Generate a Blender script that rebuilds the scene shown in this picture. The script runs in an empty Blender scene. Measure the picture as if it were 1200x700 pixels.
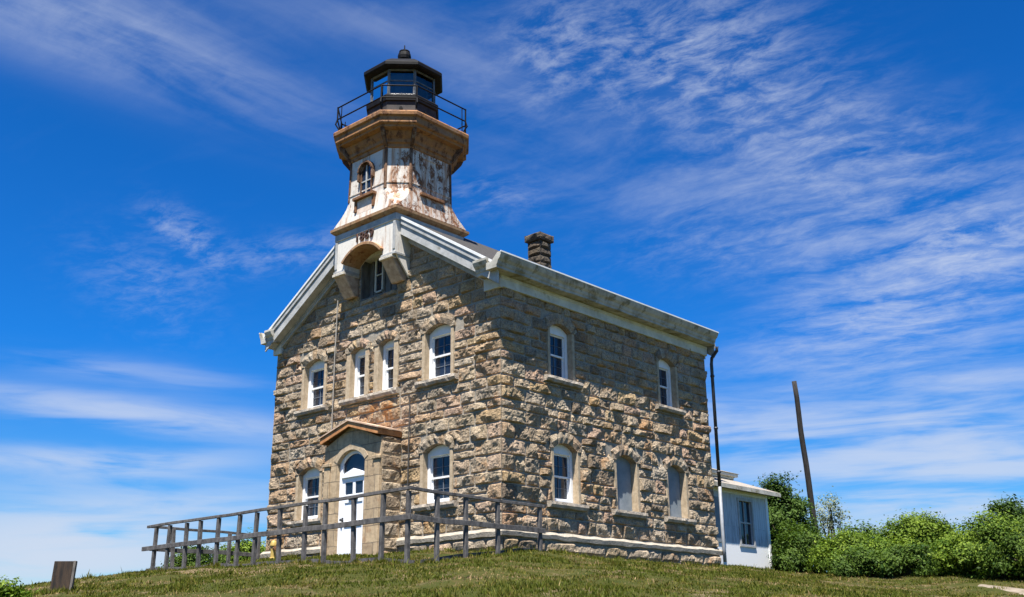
import bpy, bmesh, math, random
import numpy as np
from mathutils import Vector, Matrix, noise

random.seed(7)
RNG = np.random.default_rng(7)
R = math.radians
scene = bpy.context.scene
col = scene.collection

# ------------------------------------------------------------------ camera
CAM = Vector((16.2352, -17.5502, -2.2468))
RT = Vector((0.739831526, 0.672717956, -0.009993258))
UP = Vector((0.216197824, -0.223648677, 0.950389273))
FW = Vector((-0.63710895, 0.705288467, 0.3109025))
FPX = 1213.53
cd = bpy.data.cameras.new("camera")
cd.sensor_width = 36.0
cd.lens = FPX / 1200.0 * 36.0
cd.clip_end = 9000
cam = bpy.data.objects.new("camera", cd)
col.objects.link(cam)
m = Matrix((RT, UP, -FW)).transposed().to_4x4()
m.translation = CAM
cam.matrix_world = m
scene.camera = cam


def pixdir(x, y):
    """direction in the world of a photograph pixel (used to place the sky's clouds by azimuth and height)"""
    return (FW + RT * ((x - 600) / FPX) + UP * ((350 - y) / FPX)).normalized()


# ------------------------------------------------------------------ materials
class NT:
    """tiny node helper"""

    def __init__(self, tree):
        self.t = tree
        self.n = tree.nodes
        self.l = tree.links

    def node(self, kind, **kw):
        nd = self.n.new(kind)
        for k, v in kw.items():
            setattr(nd, k, v)
        return nd

    def put(self, sock, v):
        if v is None:
            return
        if isinstance(v, bpy.types.NodeSocket):
            self.l.new(v, sock)
        elif isinstance(v, (tuple, list)) and len(v) == 3 and sock.type == 'RGBA':
            sock.default_value = (*v, 1)
        else:
            sock.default_value = v

    def math(self, op, a, b=None, c=None, clamp=False):
        nd = self.node('ShaderNodeMath', operation=op, use_clamp=clamp)
        self.put(nd.inputs[0], a)
        self.put(nd.inputs[1], b)
        if c is not None:
            self.put(nd.inputs[2], c)
        return nd.outputs[0]

    def vmath(self, op, a, b=None):
        nd = self.node('ShaderNodeVectorMath', operation=op)
        self.put(nd.inputs[0], a)
        if b is not None:
            self.put(nd.inputs[1], b)
        return nd.outputs['Value'] if op in ('DOT_PRODUCT', 'LENGTH') else nd.outputs[0]

    def noise(self, vec, scale, detail=4, rough=0.55, dist=0.0):
        nd = self.node('ShaderNodeTexNoise')
        self.put(nd.inputs['Vector'], vec)
        nd.inputs['Scale'].default_value = scale
        nd.inputs['Detail'].default_value = detail
        nd.inputs['Roughness'].default_value = rough
        nd.inputs['Distortion'].default_value = dist
        return nd.outputs['Fac']

    def scale(self, vec, s, rot=(0, 0, 0)):
        nd = self.node('ShaderNodeMapping')
        self.put(nd.inputs['Vector'], vec)
        nd.inputs['Scale'].default_value = s
        nd.inputs['Rotation'].default_value = rot
        return nd.outputs[0]

    def step(self, v, lo, hi, a=0.0, b=1.0):
        nd = self.node('ShaderNodeMapRange', interpolation_type='SMOOTHSTEP')
        self.put(nd.inputs['Value'], v)
        nd.inputs['From Min'].default_value = lo
        nd.inputs['From Max'].default_value = hi
        nd.inputs['To Min'].default_value = a
        nd.inputs['To Max'].default_value = b
        return nd.outputs['Result']

    def mix(self, f, a, b, blend='MIX'):
        nd = self.node('ShaderNodeMix', data_type='RGBA', blend_type=blend)
        self.put(nd.inputs[0], f)
        self.put(nd.inputs[6], a)
        self.put(nd.inputs[7], b)
        return nd.outputs[2]

    def ramp(self, f, stops):
        nd = self.node('ShaderNodeValToRGB')
        cr = nd.color_ramp
        while len(cr.elements) < len(stops):
            cr.elements.new(0.5)
        for e, (p, c) in zip(cr.elements, stops):
            e.position = p
            e.color = (*c, 1)
        self.put(nd.inputs[0], f)
        return nd.outputs[0]

    def bump(self, h, strength=0.3, dist=0.02):
        nd = self.node('ShaderNodeBump')
        nd.inputs['Strength'].default_value = strength
        nd.inputs['Distance'].default_value = dist
        self.put(nd.inputs['Height'], h)
        return nd.outputs[0]

    def attr(self, name, out='Color'):
        nd = self.node('ShaderNodeAttribute', attribute_name=name)
        return nd.outputs[out]

    def sep(self, c):
        nd = self.node('ShaderNodeSeparateColor')
        self.put(nd.inputs[0], c)
        return nd.outputs

    def sepv(self, c):
        nd = self.node('ShaderNodeSeparateXYZ')
        self.put(nd.inputs[0], c)
        return nd.outputs


def material(name):
    mt = bpy.data.materials.new(name)
    mt.use_nodes = True
    nt = NT(mt.node_tree)
    bs = mt.node_tree.nodes['Principled BSDF']
    tc = nt.node('ShaderNodeTexCoord').outputs['Object']
    return mt, nt, bs, tc


def mat_stone(name, soot=0.0):
    mt, nt, bs, tc = material(name)
    a = nt.sep(nt.attr('stone'))
    base = nt.ramp(a[0], [(0.0, (.27, .205, .145)), (.2, (.46, .355, .24)), (.42, (.42, .345, .26)), (.6, (.50, .395, .27)),
                          (.76, (.50, .345, .245)), (.88, (.48, .34, .185)), (1.0, (.53, .445, .34))])
    big = nt.noise(tc, 2.6, 5, .6)
    fine = nt.noise(tc, 26, 4, .7)
    c = nt.mix(1.0, base, nt.ramp(big, [(.3, (.60, .60, .60)), (.55, (1, 1, 1)), (.75, (1.14, 1.09, 1.0))]), 'MULTIPLY')
    c = nt.mix(1.0, c, nt.ramp(fine, [(.34, (.42, .41, .40)), (.52, (1, 1, 1)), (.70, (1.28, 1.25, 1.2))]), 'MULTIPLY')
    # iron staining: patches of orange, strongest on the stones whose second random number is high
    st = nt.noise(tc, 1.1, 4, .65, .4)
    so = nt.math('ADD', nt.step(st, .56, .70), nt.step(a[1], .90, .97, 0, .55), clamp=True)
    pz = nt.sepv(tc)
    # a run of rust under the paired windows and over the entrance
    dx = nt.math('ABSOLUTE', nt.math('ADD', pz[0], 4.3))
    run = nt.math('MULTIPLY', nt.step(dx, .35, 1.0, 1, 0), nt.math('MULTIPLY', nt.step(pz[2], 2.9, 3.2), nt.step(pz[2], 3.9, 4.15, 1, 0)))
    run = nt.math('MULTIPLY', run, nt.step(nt.noise(nt.scale(tc, (3, 3, 1)), 1.6, 4, .6), .38, .6))
    so = nt.math('ADD', nt.math('MULTIPLY', so, .55), nt.math('MULTIPLY', run, .8), clamp=True)
    c = nt.mix(so, c, (.46, .23, .09))
    if soot:
        c = nt.mix(soot * .8, c, (.05, .043, .036))
    # grey lichen and soot
    lg = nt.noise(tc, 7.5, 7, .74)
    c = nt.mix(nt.step(lg, .575 - soot * .2, .72 - soot * .1, 0, .7 + .2 * soot), c, (.13 - .08 * soot, .125 - .08 * soot, .115 - .075 * soot))
    nt.put(bs.inputs['Base Color'], c)
    bs.inputs['Roughness'].default_value = .92
    bs.inputs['Specular IOR Level'].default_value = .2
    h = nt.math('ADD', nt.noise(tc, 14, 6, .7), nt.math('MULTIPLY', nt.noise(tc, 55, 3, .6), .4))
    nt.put(bs.inputs['Normal'], nt.bump(h, 1.0, .06))
    return mt


def mat_plain(name, c0, c1, scale=6, rough=.85, bump=.25, bd=.01, spec=.3, stretch=(1, 1, 1), metal=0, stain=None, lo=.35, hi=.65, stlo=.55, sthi=.7, stscale=3.0):
    mt, nt, bs, tc = material(name)
    v = nt.scale(tc, stretch)
    n = nt.noise(v, scale, 6, .65)
    c = nt.ramp(n, [(lo, c0), (hi, c1)])
    if stain:
        c = nt.mix(nt.step(nt.noise(v, stscale, 6, .7, .3), stlo, sthi, 0, .9), c, stain)
    nt.put(bs.inputs['Base Color'], c)
    bs.inputs['Roughness'].default_value = rough
    bs.inputs['Specular IOR Level'].default_value = spec
    bs.inputs['Metallic'].default_value = metal
    nt.put(bs.inputs['Normal'], nt.bump(nt.noise(v, scale * 5, 4, .65), bump, bd))
    return mt


def mat_tower_paint(name, rust=.5, grime=.5, white=(.74, .69, .62), side=0, dark=1.0):
    """peeling white paint over rusted iron: runs of rust that follow gravity, flaked patches showing dark metal"""
    mt, nt, bs, tc = material(name)
    streak = nt.noise(nt.scale(tc, (1, 1, .10)), 6.5, 7, .68, .2)
    patch = nt.noise(nt.scale(tc, (1, 1, .6)), 4.6, 10, .80, .6)
    fine = nt.noise(tc, 17, 5, .7)
    if side:                       # the seaward side has weathered most
        w_ = nt.math('MULTIPLY', nt.step(nt.math('ADD', nt.sepv(tc)[0], 4.55), .35, 1.2), side)
        streak = nt.math('ADD', streak, nt.math('MULTIPLY', w_, .10))
        patch = nt.math('ADD', patch, nt.math('MULTIPLY', w_, .155))
    c = nt.mix(nt.step(fine, .4, .75), white, tuple(x * .82 for x in white))
    c = nt.mix(nt.step(streak, .62 - .22 * rust, .82 - .22 * rust, 0, .85), c, (.36 * dark, .175 * dark, .08 * dark))
    c = nt.mix(nt.step(nt.noise(tc, 2.0, 6, .65), .5, .75, 0, .6 * grime), c, (.36, .33, .28))
    pk = nt.step(patch, .70 - .16 * rust, .76 - .16 * rust)
    c = nt.mix(pk, c, nt.ramp(fine, [(.3, (.07 * dark, .035 * dark, .022 * dark)), (.5, (.19 * dark, .08 * dark, .035 * dark)), (.7, (.29 * dark, .135 * dark, .058 * dark))]))
    drip = nt.noise(nt.scale(tc, (1, 1, .05)), 13.0, 5, .7, .1)
    c = nt.mix(nt.step(drip, .60, .72, 0, .35 + .45 * rust), c, (.10, .048, .026))
    nt.put(bs.inputs['Base Color'], c)
    bs.inputs['Roughness'].default_value = .75
    bs.inputs['Specular IOR Level'].default_value = .3
    h = nt.math('SUBTRACT', nt.math('MULTIPLY', fine, .3), pk)
    nt.put(bs.inputs['Normal'], nt.bump(h, .5, .012))
    return mt


def mat_glass_dark(name, tint=(.012, .017, .026)):
    mt, nt, bs, tc = material(name)
    n = nt.noise(tc, 1.4, 3, .5)
    nt.put(bs.inputs['Base Color'], nt.ramp(n, [(.35, tint), (.7, tuple(x * 2.2 for x in tint))]))
    bs.inputs['Roughness'].default_value = .06
    bs.inputs['Specular IOR Level'].default_value = .5
    nt.put(bs.inputs['Normal'], nt.bump(nt.noise(tc, 1.3, 2, .5), .12, .05))
    return mt


def mat_pane(name):
    mt = bpy.data.materials.new(name)
    mt.use_nodes = True
    nt = NT(mt.node_tree)
    nt.n.clear()
    out = nt.node('ShaderNodeOutputMaterial')
    tr = nt.node('ShaderNodeBsdfTransparent')
    tr.inputs[0].default_value = (.50, .56, .58, 1)
    gl = nt.node('ShaderNodeBsdfGlossy')
    gl.inputs['Roughness'].default_value = .03
    fr = nt.node('ShaderNodeFresnel')
    fr.inputs['IOR'].default_value = 1.6
    mx = nt.node('ShaderNodeMixShader')
    nt.l.new(nt.math('MULTIPLY', fr.outputs[0], 1.3, clamp=True), mx.inputs[0])
    nt.l.new(tr.outputs[0], mx.inputs[1])
    nt.l.new(gl.outputs[0], mx.inputs[2])
    nt.l.new(mx.outputs[0], out.inputs[0])
    return mt


def mat_leaf(name, trans=.22):
    mt, nt, bs, tc = material(name)
    c = nt.attr('tint')
    nt.put(bs.inputs['Base Color'], c)
    bs.inputs['Roughness'].default_value = .6
    bs.inputs['Specular IOR Level'].default_value = .12
    tl = nt.node('ShaderNodeBsdfTranslucent')
    nt.put(tl.inputs[0], nt.mix(1.0, c, (1.5, 1.6, .7), 'MULTIPLY'))
    mx = nt.node('ShaderNodeMixShader')
    mx.inputs[0].default_value = trans
    out = mt.node_tree.nodes['Material Output']
    nt.l.new(bs.outputs[0], mx.inputs[1])
    nt.l.new(tl.outputs[0], mx.inputs[2])
    nt.l.new(mx.outputs[0], out.inputs[0])
    return mt


def mat_ground():
    mt, nt, bs, tc = material('turf_soil')
    n1 = nt.noise(tc, .55, 6, .65, .3)
    n2 = nt.noise(tc, 3.2, 6, .7)
    n3 = nt.noise(tc, 14, 4, .7)
    g = nt.ramp(n2, [(.3, (.030, .040, .008)), (.5, (.048, .052, .011)), (.68, (.075, .062, .02))])
    dry = nt.ramp(n3, [(.3, (.10, .07, .04)), (.55, (.19, .135, .08)), (.75, (.27, .20, .135))])
    c = nt.mix(nt.step(n1, .53, .66, 0, .8), g, dry)
    nt.put(bs.inputs['Base Color'], c)
    bs.inputs['Roughness'].default_value = .95
    bs.inputs['Specular IOR Level'].default_value = .1
    nt.put(bs.inputs['Normal'], nt.bump(nt.math('ADD', n2, n3), .8, .06))
    return mt


def mat_shingle():
    mt, nt, bs, tc = material('weathered_white_boards')
    s = nt.sepv(tc)
    # upright white boards, some rubbed bare
    br = nt.node('ShaderNodeTexBrick')
    cxy = nt.node('ShaderNodeCombineXYZ')          # upright boards: rows run along the wall, bricks are the boards' height
    nt.l.new(nt.math('ADD', s[2], 1.1), cxy.inputs[0])
    nt.l.new(nt.math('ADD', s[1], s[0]), cxy.inputs[1])
    shv = cxy.outputs[0]
    nt.put(br.inputs['Vector'], shv)
    br.inputs['Scale'].default_value = 1
    br.inputs['Brick Width'].default_value = 4.0
    br.inputs['Row Height'].default_value = .13
    br.inputs['Mortar Size'].default_value = .006
    br.inputs['Color1'].default_value = (.74, .75, .75, 1)
    br.inputs['Color2'].default_value = (.66, .67, .67, 1)
    br.inputs['Mortar'].default_value = (.40, .40, .40, 1)
    wear = nt.step(nt.noise(nt.scale(tc, (1, 1, .12)), 9, 6, .72), .50, .66, 0, .8)
    c = nt.mix(wear, br.outputs[0], (.30, .31, .32))
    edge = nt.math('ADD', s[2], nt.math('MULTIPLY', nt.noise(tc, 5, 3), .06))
    c = nt.mix(nt.step(edge, .42, .44), (.82, .81, .79), nt.mix(1.0, c, (.72, .75, .80), 'MULTIPLY'))   # sunlit foot and eave shade above it, painted into the boards
    nt.put(bs.inputs['Base Color'], c)
    bs.inputs['Roughness'].default_value = .85
    nt.put(bs.inputs['Normal'], nt.bump(br.outputs['Fac'], -.4, .01))
    return mt


M = {}
M['stone'] = mat_stone('rock_faced_granite')
M['sooty_stone'] = mat_stone('sooty_chimney_stone', .9)
M['mortar'] = mat_plain('lime_mortar', (.24, .21, .17), (.36, .32, .26), 9, .95, .5, .02, .1)
M['sandstone'] = mat_plain('dressed_sandstone', (.34, .26, .17), (.50, .395, .27), 9, .9, .35, .02, .2, stain=(.44, .25, .14), stlo=.58, sthi=.75)
def mat_ashlar():
    mt, nt, bs, tc = material('porch_sandstone_blocks')
    sv = nt.sepv(tc)
    cx = nt.node('ShaderNodeCombineXYZ')
    nt.l.new(nt.math('ADD', sv[0], sv[1]), cx.inputs[0])
    nt.l.new(nt.math('ADD', sv[2], nt.math('MULTIPLY', nt.noise(tc, 3, 3), .03)), cx.inputs[1])
    br = nt.node('ShaderNodeTexBrick')
    nt.l.new(cx.outputs[0], br.inputs['Vector'])
    br.inputs['Scale'].default_value = 1
    br.inputs['Brick Width'].default_value = .62
    br.inputs['Row Height'].default_value = .41
    br.inputs['Mortar Size'].default_value = .009
    br.inputs['Color1'].default_value = (.52, .39, .245, 1)
    br.inputs['Color2'].default_value = (.37, .275, .175, 1)
    br.inputs['Mortar'].default_value = (.20, .165, .12, 1)
    n = nt.noise(tc, 6, 7, .7)
    c = nt.mix(1.0, br.outputs[0], nt.ramp(n, [(.3, (.62, .60, .58)), (.55, (1, 1, 1)), (.75, (1.2, 1.15, 1.08))]), 'MULTIPLY')
    c = nt.mix(nt.step(nt.noise(tc, 2.2, 6, .7), .56, .7, 0, .7), c, (.34, .18, .09))
    nt.put(bs.inputs['Base Color'], c)
    bs.inputs['Roughness'].default_value = .92
    bs.inputs['Specular IOR Level'].default_value = .2
    h = nt.math('SUBTRACT', nt.math('MULTIPLY', nt.noise(tc, 22, 6, .7), .6), br.outputs['Fac'])
    nt.put(bs.inputs['Normal'], nt.bump(h, .8, .025))
    return mt


M['ashlar'] = mat_ashlar()
M['pale_stone'] = mat_plain('pale_dressed_stone', (.42, .38, .31), (.62, .57, .48), 6, .9, .5, .03, .2, stain=(.30, .25, .18))
M['ledge'] = mat_plain('cream_ledge_stone', (.28, .245, .19), (.46, .40, .32), 3, .9, .6, .03, .2, stain=(.24, .20, .14))
M['sill_stone'] = mat_plain('rough_sill_stone', (.28, .235, .185), (.48, .41, .33), 7, .92, .7, .04, .2, stain=(.20, .165, .13))
M['brown_stone'] = mat_plain('brown_bracket_stone', (.32, .22, .15), (.52, .40, .29), 7, .9, .4, .02, .2, stain=(.33, .28, .16))
M['white_paint'] = mat_plain('white_window_paint', (.74, .74, .73), (.84, .84, .83), 8, .5, .08, .004, .4)
M['door_paint'] = mat_plain('white_door_paint', (.76, .77, .80), (.86, .87, .89), 5, .45, .06, .004, .4)
M['trim'] = mat_plain('weathered_cream_trim', (.30, .285, .245), (.50, .475, .41), 3.2, .8, .3, .01, .3, stain=(.19, .16, .09), stlo=.50, sthi=.64, stscale=2.4)
M['frieze'] = mat_plain('faded_cream_frieze', (.48, .46, .39), (.68, .66, .57), 2.2, .8, .2, .01, .3, stain=(.30, .27, .13), stlo=.58, sthi=.74, stscale=1.5)
M['grey_trim'] = mat_plain('bare_grey_trim', (.30, .30, .29), (.46, .455, .44), 4, .85, .35, .01, .25, stain=(.20, .19, .16), stlo=.58, sthi=.72)
M['shingle_roof'] = mat_plain('grey_roof_shingles', (.035, .032, .030), (.075, .07, .066), 14, .9, .5, .02, .2)
M['metal_flash'] = mat_plain('pale_roof_edge', (.62, .62, .6), (.74, .74, .72), 5, .5, .1, .01, .4)
M['tower_white'] = mat_tower_paint('peeling_tower_paint', .68, 1.0, (.66, .61, .54), side=.62)
M['bay_white'] = mat_tower_paint('bay_paint', .34, .5, (.70, .655, .58))
M['tower_rust'] = mat_tower_paint('rusted_gallery_paint', 1.1, .6, (.36, .17, .060), dark=.75)
M['hood_brown'] = mat_tower_paint('brown_hood_paint', 1.4, 1.2, (.12, .085, .065), dark=.45)
M['cornice_rust'] = mat_tower_paint('rusted_cornice_paint', .9, .9, (.38, .23, .115), dark=.8)
M['apron'] = mat_plain('rust_washed_apron', (.55, .40, .30), (.74, .62, .52), 6, .8, .2, .01, .3)
M['rust'] = mat_plain('brown_rust', (.10, .05, .03), (.30, .15, .07), 9, .9, .4, .01, .2)
M['lantern_black'] = mat_plain('lantern_black_iron', (.004, .004, .005), (.011, .010, .011), 6, .65, .25, .01, .15, stain=(.016, .011, .009), stlo=.66, sthi=.85)
M['lantern_grey'] = mat_plain('lantern_grey_iron', (.07, .075, .08), (.16, .165, .17), 7, .6, .2, .01, .4)
M['parapet'] = mat_plain('lantern_parapet_iron', (.022, .019, .018), (.06, .046, .040), 5, .7, .3, .01, .35, stain=(.035, .028, .026))
M['copper'] = mat_plain('orange_hood_boards', (.30, .125, .045), (.52, .25, .10), 4, .7, .35, .015, .3, stain=(.16, .075, .04))
M['hood_roof'] = mat_plain('sun_bleached_hood_roof', (.40, .25, .16), (.60, .45, .34), 4, .8, .2, .01, .3)
M['louvre_panel'] = mat_plain('grey_louvre_boards', (.10, .095, .085), (.20, .19, .17), 8, .85, .3, .01, .2, stretch=(1, 1, .3))  # dark grey boarding of the attic recess
M['ply'] = mat_plain('grey_painted_boarding', (.17, .20, .22), (.25, .28, .30), 3, .7, .1, .01, .3)
M['lens'] = mat_plain('grey_beacon_blocker', (.05, .065, .075), (.12, .14, .15), 4, .35, .1, .004, .4, stretch=(1, 1, .2))
M['bars'] = mat_plain('dull_grey_glazing_bars', (.10, .115, .14), (.16, .18, .21), 6, .6, .1, .004, .3)
M['glass'] = mat_glass_dark('dark_window_glass')
M['pane'] = mat_pane('lantern_glass')
M['wood'] = mat_plain('weathered_grey_timber', (.055, .051, .05), (.145, .135, .128), 9, .9, .5, .01, .2, stretch=(1, 1, .6))
M['dark_wood'] = mat_plain('dark_stained_timber', (.022, .018, .016), (.075, .048, .030), 4, .85, .4, .01, .25, stretch=(4, 4, .6))
M['lit_side_wood'] = mat_plain('timber_lit_side', (.10, .09, .08), (.20, .175, .15), 8, .85, .3, .01, .25)  # paler wood, stands in for sunlight on the block's right side
M['pole'] = mat_plain('tarred_pole_timber', (.018, .016, .015), (.05, .044, .04), 12, .9, .5, .01, .2, stretch=(3, 3, .25))
M['pipe_dark'] = mat_plain('dark_pipe_paint', (.02, .021, .026), (.05, .05, .06), 5, .45, .1, .01, .5)
M['pipe_pale'] = mat_plain('pale_pipe_paint', (.19, .20, .215), (.28, .29, .31), 5, .5, .1, .01, .4)
M['cable'] = mat_plain('dark_cable', (.05, .045, .04), (.1, .09, .08), 5, .8, .1, .01, .2)
M['cable_pale'] = mat_plain('pale_conduit', (.24, .22, .19), (.32, .29, .25), 5, .7, .1, .01, .3)
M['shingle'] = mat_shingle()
M['annex_roof'] = mat_plain('annex_roof_shingles', (.22, .19, .16), (.36, .32, .27), 12, .9, .5, .02, .2)
M['black_iron'] = mat_plain('black_handle_iron', (.015, .015, .015), (.04, .04, .04), 9, .5, .1, .01, .5)
M['yellow'] = mat_plain('yellow_standpipe_paint', (.36, .25, .06), (.52, .37, .10), 6, .55, .1, .01, .4, stain=(.25, .12, .04))
M['numeral'] = mat_plain('dark_rusted_iron_numerals', (.045, .025, .02), (.10, .05, .035), 9, .8, .2, .01, .3)
M['leaf'] = mat_leaf('shrub_leaves')
M['blade'] = mat_leaf('grass_blades', .3)
M['bark'] = mat_plain('shrub_bark', (.06, .045, .03), (.14, .11, .08), 10, .9, .4, .01, .2, stretch=(2, 2, .4))
M['ground'] = mat_ground()
M['path'] = mat_plain('sandy_path', (.15, .12, .085), (.27, .225, .175), 5, .95, .5, .02, .1)


# ------------------------------------------------------------------ mesh helpers
class MB:
    def __init__(self):
        self.v = []
        self.f = []
        self.c = []          # one colour per vertex

    def add(self, vs, fs, c=(.5, .5, .5, 1)):
        o = len(self.v)
        self.v += [tuple(p) for p in vs]
        self.c += [c] * len(vs)
        self.f += [tuple(i + o for i in f) for f in fs]

    def box(self, x0, x1, y0, y1, z0, z1):
        x0, x1 = min(x0, x1), max(x0, x1)
        y0, y1 = min(y0, y1), max(y0, y1)
        z0, z1 = min(z0, z1), max(z0, z1)
        self.add([(x0, y0, z0), (x1, y0, z0), (x1, y1, z0), (x0, y1, z0), (x0, y0, z1), (x1, y0, z1), (x1, y1, z1), (x0, y1, z1)],
                 [(0, 3, 2, 1), (4, 5, 6, 7), (0, 1, 5, 4), (1, 2, 6, 5), (2, 3, 7, 6), (3, 0, 4, 7)])

    def hull(self, pts):
        """convex solid through pts"""
        bm = bmesh.new()
        for p in pts:
            bm.verts.new(p)
        bmesh.ops.convex_hull(bm, input=bm.verts)
        bm.verts.ensure_lookup_table()
        bm.verts.index_update()
        self.add([v.co[:] for v in bm.verts], [[v.index for v in f.verts] for f in bm.faces])
        bm.free()

    def bar(self, a, b, w, h=None, roll=None):
        """square bar from a to b, w wide and h high"""
        a, b = Vector(a), Vector(b)
        h = h or w
        d = (b - a).normalized()
        ref = Vector((0, 0, 1)) if abs(d.z) < .95 else Vector((0, 1, 0))
        s = d.cross(ref).normalized()
        u = s.cross(d)
        vs = []
        for p in (a, b):
            for i, j in ((-1, -1), (1, -1), (1, 1), (-1, 1)):
                vs.append(p + s * (i * w / 2) + u * (j * h / 2))
        self.add(vs, [(0, 1, 2, 3), (7, 6, 5, 4), (0, 4, 5, 1), (1, 5, 6, 2), (2, 6, 7, 3), (3, 7, 4, 0)])

    def tube(self, pts, r, n=8, r1=None):
        pts = [Vector(p) for p in pts]
        rings = []
        N = len(pts)
        vs = []
        for k, p in enumerate(pts):
            d = (pts[min(k + 1, N - 1)] - pts[max(k - 1, 0)]).normalized()
            ref = Vector((0, 0, 1)) if abs(d.z) < .9 else Vector((0, 1, 0))
            s = d.cross(ref).normalized()
            u = s.cross(d)
            rr = r if r1 is None else r + (r1 - r) * k / max(1, N - 1)
            for i in range(n):
                a = 2 * math.pi * i / n
                vs.append(p + s * math.cos(a) * rr + u * math.sin(a) * rr)
        fs = []
        for k in range(N - 1):
            for i in range(n):
                j = (i + 1) % n
                fs.append((k * n + i, k * n + j, (k + 1) * n + j, (k + 1) * n + i))
        fs.append(tuple(range(n))[::-1])
        fs.append(tuple((N - 1) * n + i for i in range(n)))
        self.add(vs, fs)

    def rings(self, rings, cap=True):
        """loft through closed rings of equal length"""
        n = len(rings[0])
        vs = [p for r in rings for p in r]
        fs = []
        for k in range(len(rings) - 1):
            for i in range(n):
                j = (i + 1) % n
                fs.append((k * n + i, k * n + j, (k + 1) * n + j, (k + 1) * n + i))
        if cap:
            fs.append(tuple(range(n))[::-1])
            fs.append(tuple((len(rings) - 1) * n + i for i in range(n)))
        self.add(vs, fs)

    def prism(self, poly, fn, d0, d1):
        """2-D polygon (u, z) extruded from depth d0 to d1 through fn(u, z, d)"""
        n = len(poly)
        vs = [fn(u, z, d0) for u, z in poly] + [fn(u, z, d1) for u, z in poly]
        fs = [tuple(range(n)), tuple(range(2 * n - 1, n - 1, -1))]
        for i in range(n):
            j = (i + 1) % n
            fs.append((i, i + n, j + n, j))
        self.add(vs, fs)

    def strip(self, inner, outer, fn, d0, d1):
        """band between two open polylines of equal length, extruded"""
        n = len(inner)
        for i in range(n - 1):
            q = [inner[i], inner[i + 1], outer[i + 1], outer[i]]
            vs = [fn(u, z, d0) for u, z in q] + [fn(u, z, d1) for u, z in q]
            fs = [(0, 1, 2, 3), (7, 6, 5, 4), (0, 4, 5, 1), (2, 6, 7, 3)]
            if i == 0:
                fs.append((3, 7, 4, 0))
            if i == n - 2:
                fs.append((1, 5, 6, 2))
            self.add(vs, fs)

    def build(self, name, mat, parent=None, smooth=False, bevel=0.0, attr=None, recalc=True):
        me = bpy.data.meshes.new(name)
        me.from_pydata(self.v, [], self.f)
        if attr:
            at = me.attributes.new(attr, 'FLOAT_COLOR', 'POINT')
            at.data.foreach_set('color', np.array(self.c, dtype=np.float32).ravel())
        me.validate()
        if recalc:
            bm = bmesh.new()
            bm.from_mesh(me)
            bmesh.ops.recalc_face_normals(bm, faces=bm.faces)
            bm.to_mesh(me)
            bm.free()
        me.materials.append(mat)
        if smooth:
            me.polygons.foreach_set('use_smooth', [True] * len(me.polygons))
        o = bpy.data.objects.new(name, me)
        col.objects.link(o)
        if bevel:
            b = o.modifiers.new('edge', 'BEVEL')
            b.width = bevel
            b.segments = 1
            b.limit_method = 'ANGLE'
            b.angle_limit = R(35)
        if parent is not None:
            attach(o, parent)
        return o


def world_of(o):
    return o.matrix_basis if o.parent is None else world_of(o.parent) @ o.matrix_parent_inverse @ o.matrix_basis


def attach(o, parent):
    o.parent = parent
    o.matrix_parent_inverse = world_of(parent).inverted()


def thing(name, label, cat, loc, group=None):
    o = bpy.data.objects.new(name, None)
    o.empty_display_size = .3
    col.objects.link(o)
    o.location = loc
    tag(o, label, cat, group)
    return o


def tag(o, label, cat, group=None):
    o['label'] = label
    o['category'] = cat
    if group:
        o['group'] = group


# ------------------------------------------------------------------ ground
def seg_dist(px, py, ax, ay, bx, by):
    dx, dy = bx - ax, by - ay
    t = np.clip(((px - ax) * dx + (py - ay) * dy) / (dx * dx + dy * dy), 0, 1)
    return np.hypot(px - ax - t * dx, py - ay - t * dy)


def plateau_dist(x, y):
    """metres outside the flat top of the mound"""
    def rect(x0, x1, y0, y1):
        return np.hypot(np.maximum(np.maximum(x0 - x, x - x1), 0), np.maximum(np.maximum(y0 - y, y - y1), 0))
    d1 = rect(-8.8, -.6, .3, 13)
    d2 = np.maximum(seg_dist(x, y, 3, 18.5, 18, 28) - 4.0, 0)
    k = 1.2
    e = np.exp(-d1 / k) + np.exp(-d2 / k)
    return np.maximum(-k * np.log(e), 0)


def ground_z(x, y):
    x = np.asarray(x, float)
    y = np.asarray(y, float)
    d = plateau_dist(x, y)
    d = np.where(d < 1.2, d * d / 2.4, d - .6)
    f = .118 * d + .0042 * d * d
    f = 6.5 * (1 - np.exp(-f / 6.5))
    z = -.165 - f
    z = z - .22 * np.clip((x + 7) / 7, 0, 1.3) - .10 * np.clip((x - 1) / 8, 0, 1)
    z = z + .03 * np.sin(x * .9 + 1.3) * np.sin(y * .8 + .4) + .022 * np.sin(x * 2.1 + y * 1.3) + .02 * np.sin(x * 3.3 - y * 2.7)
    return z


def fbm(x, y, s, seed=0.0, oct=4):
    return np.array([noise.fractal(Vector((a * s + seed, b * s - seed, seed * .7)), .6, 2.0, oct) for a, b in zip(np.ravel(x), np.ravel(y))]).reshape(np.shape(x))


def spaced(lo, hi, fine, far):
    a = list(np.arange(lo, hi + 1e-6, fine))
    s = fine
    while a[-1] < far:
        s *= 1.35
        a.append(a[-1] + s)
    s = fine
    while a[0] > -far:
        s *= 1.35
        a.insert(0, a[0] - s)
    return np.array(a)


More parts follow.
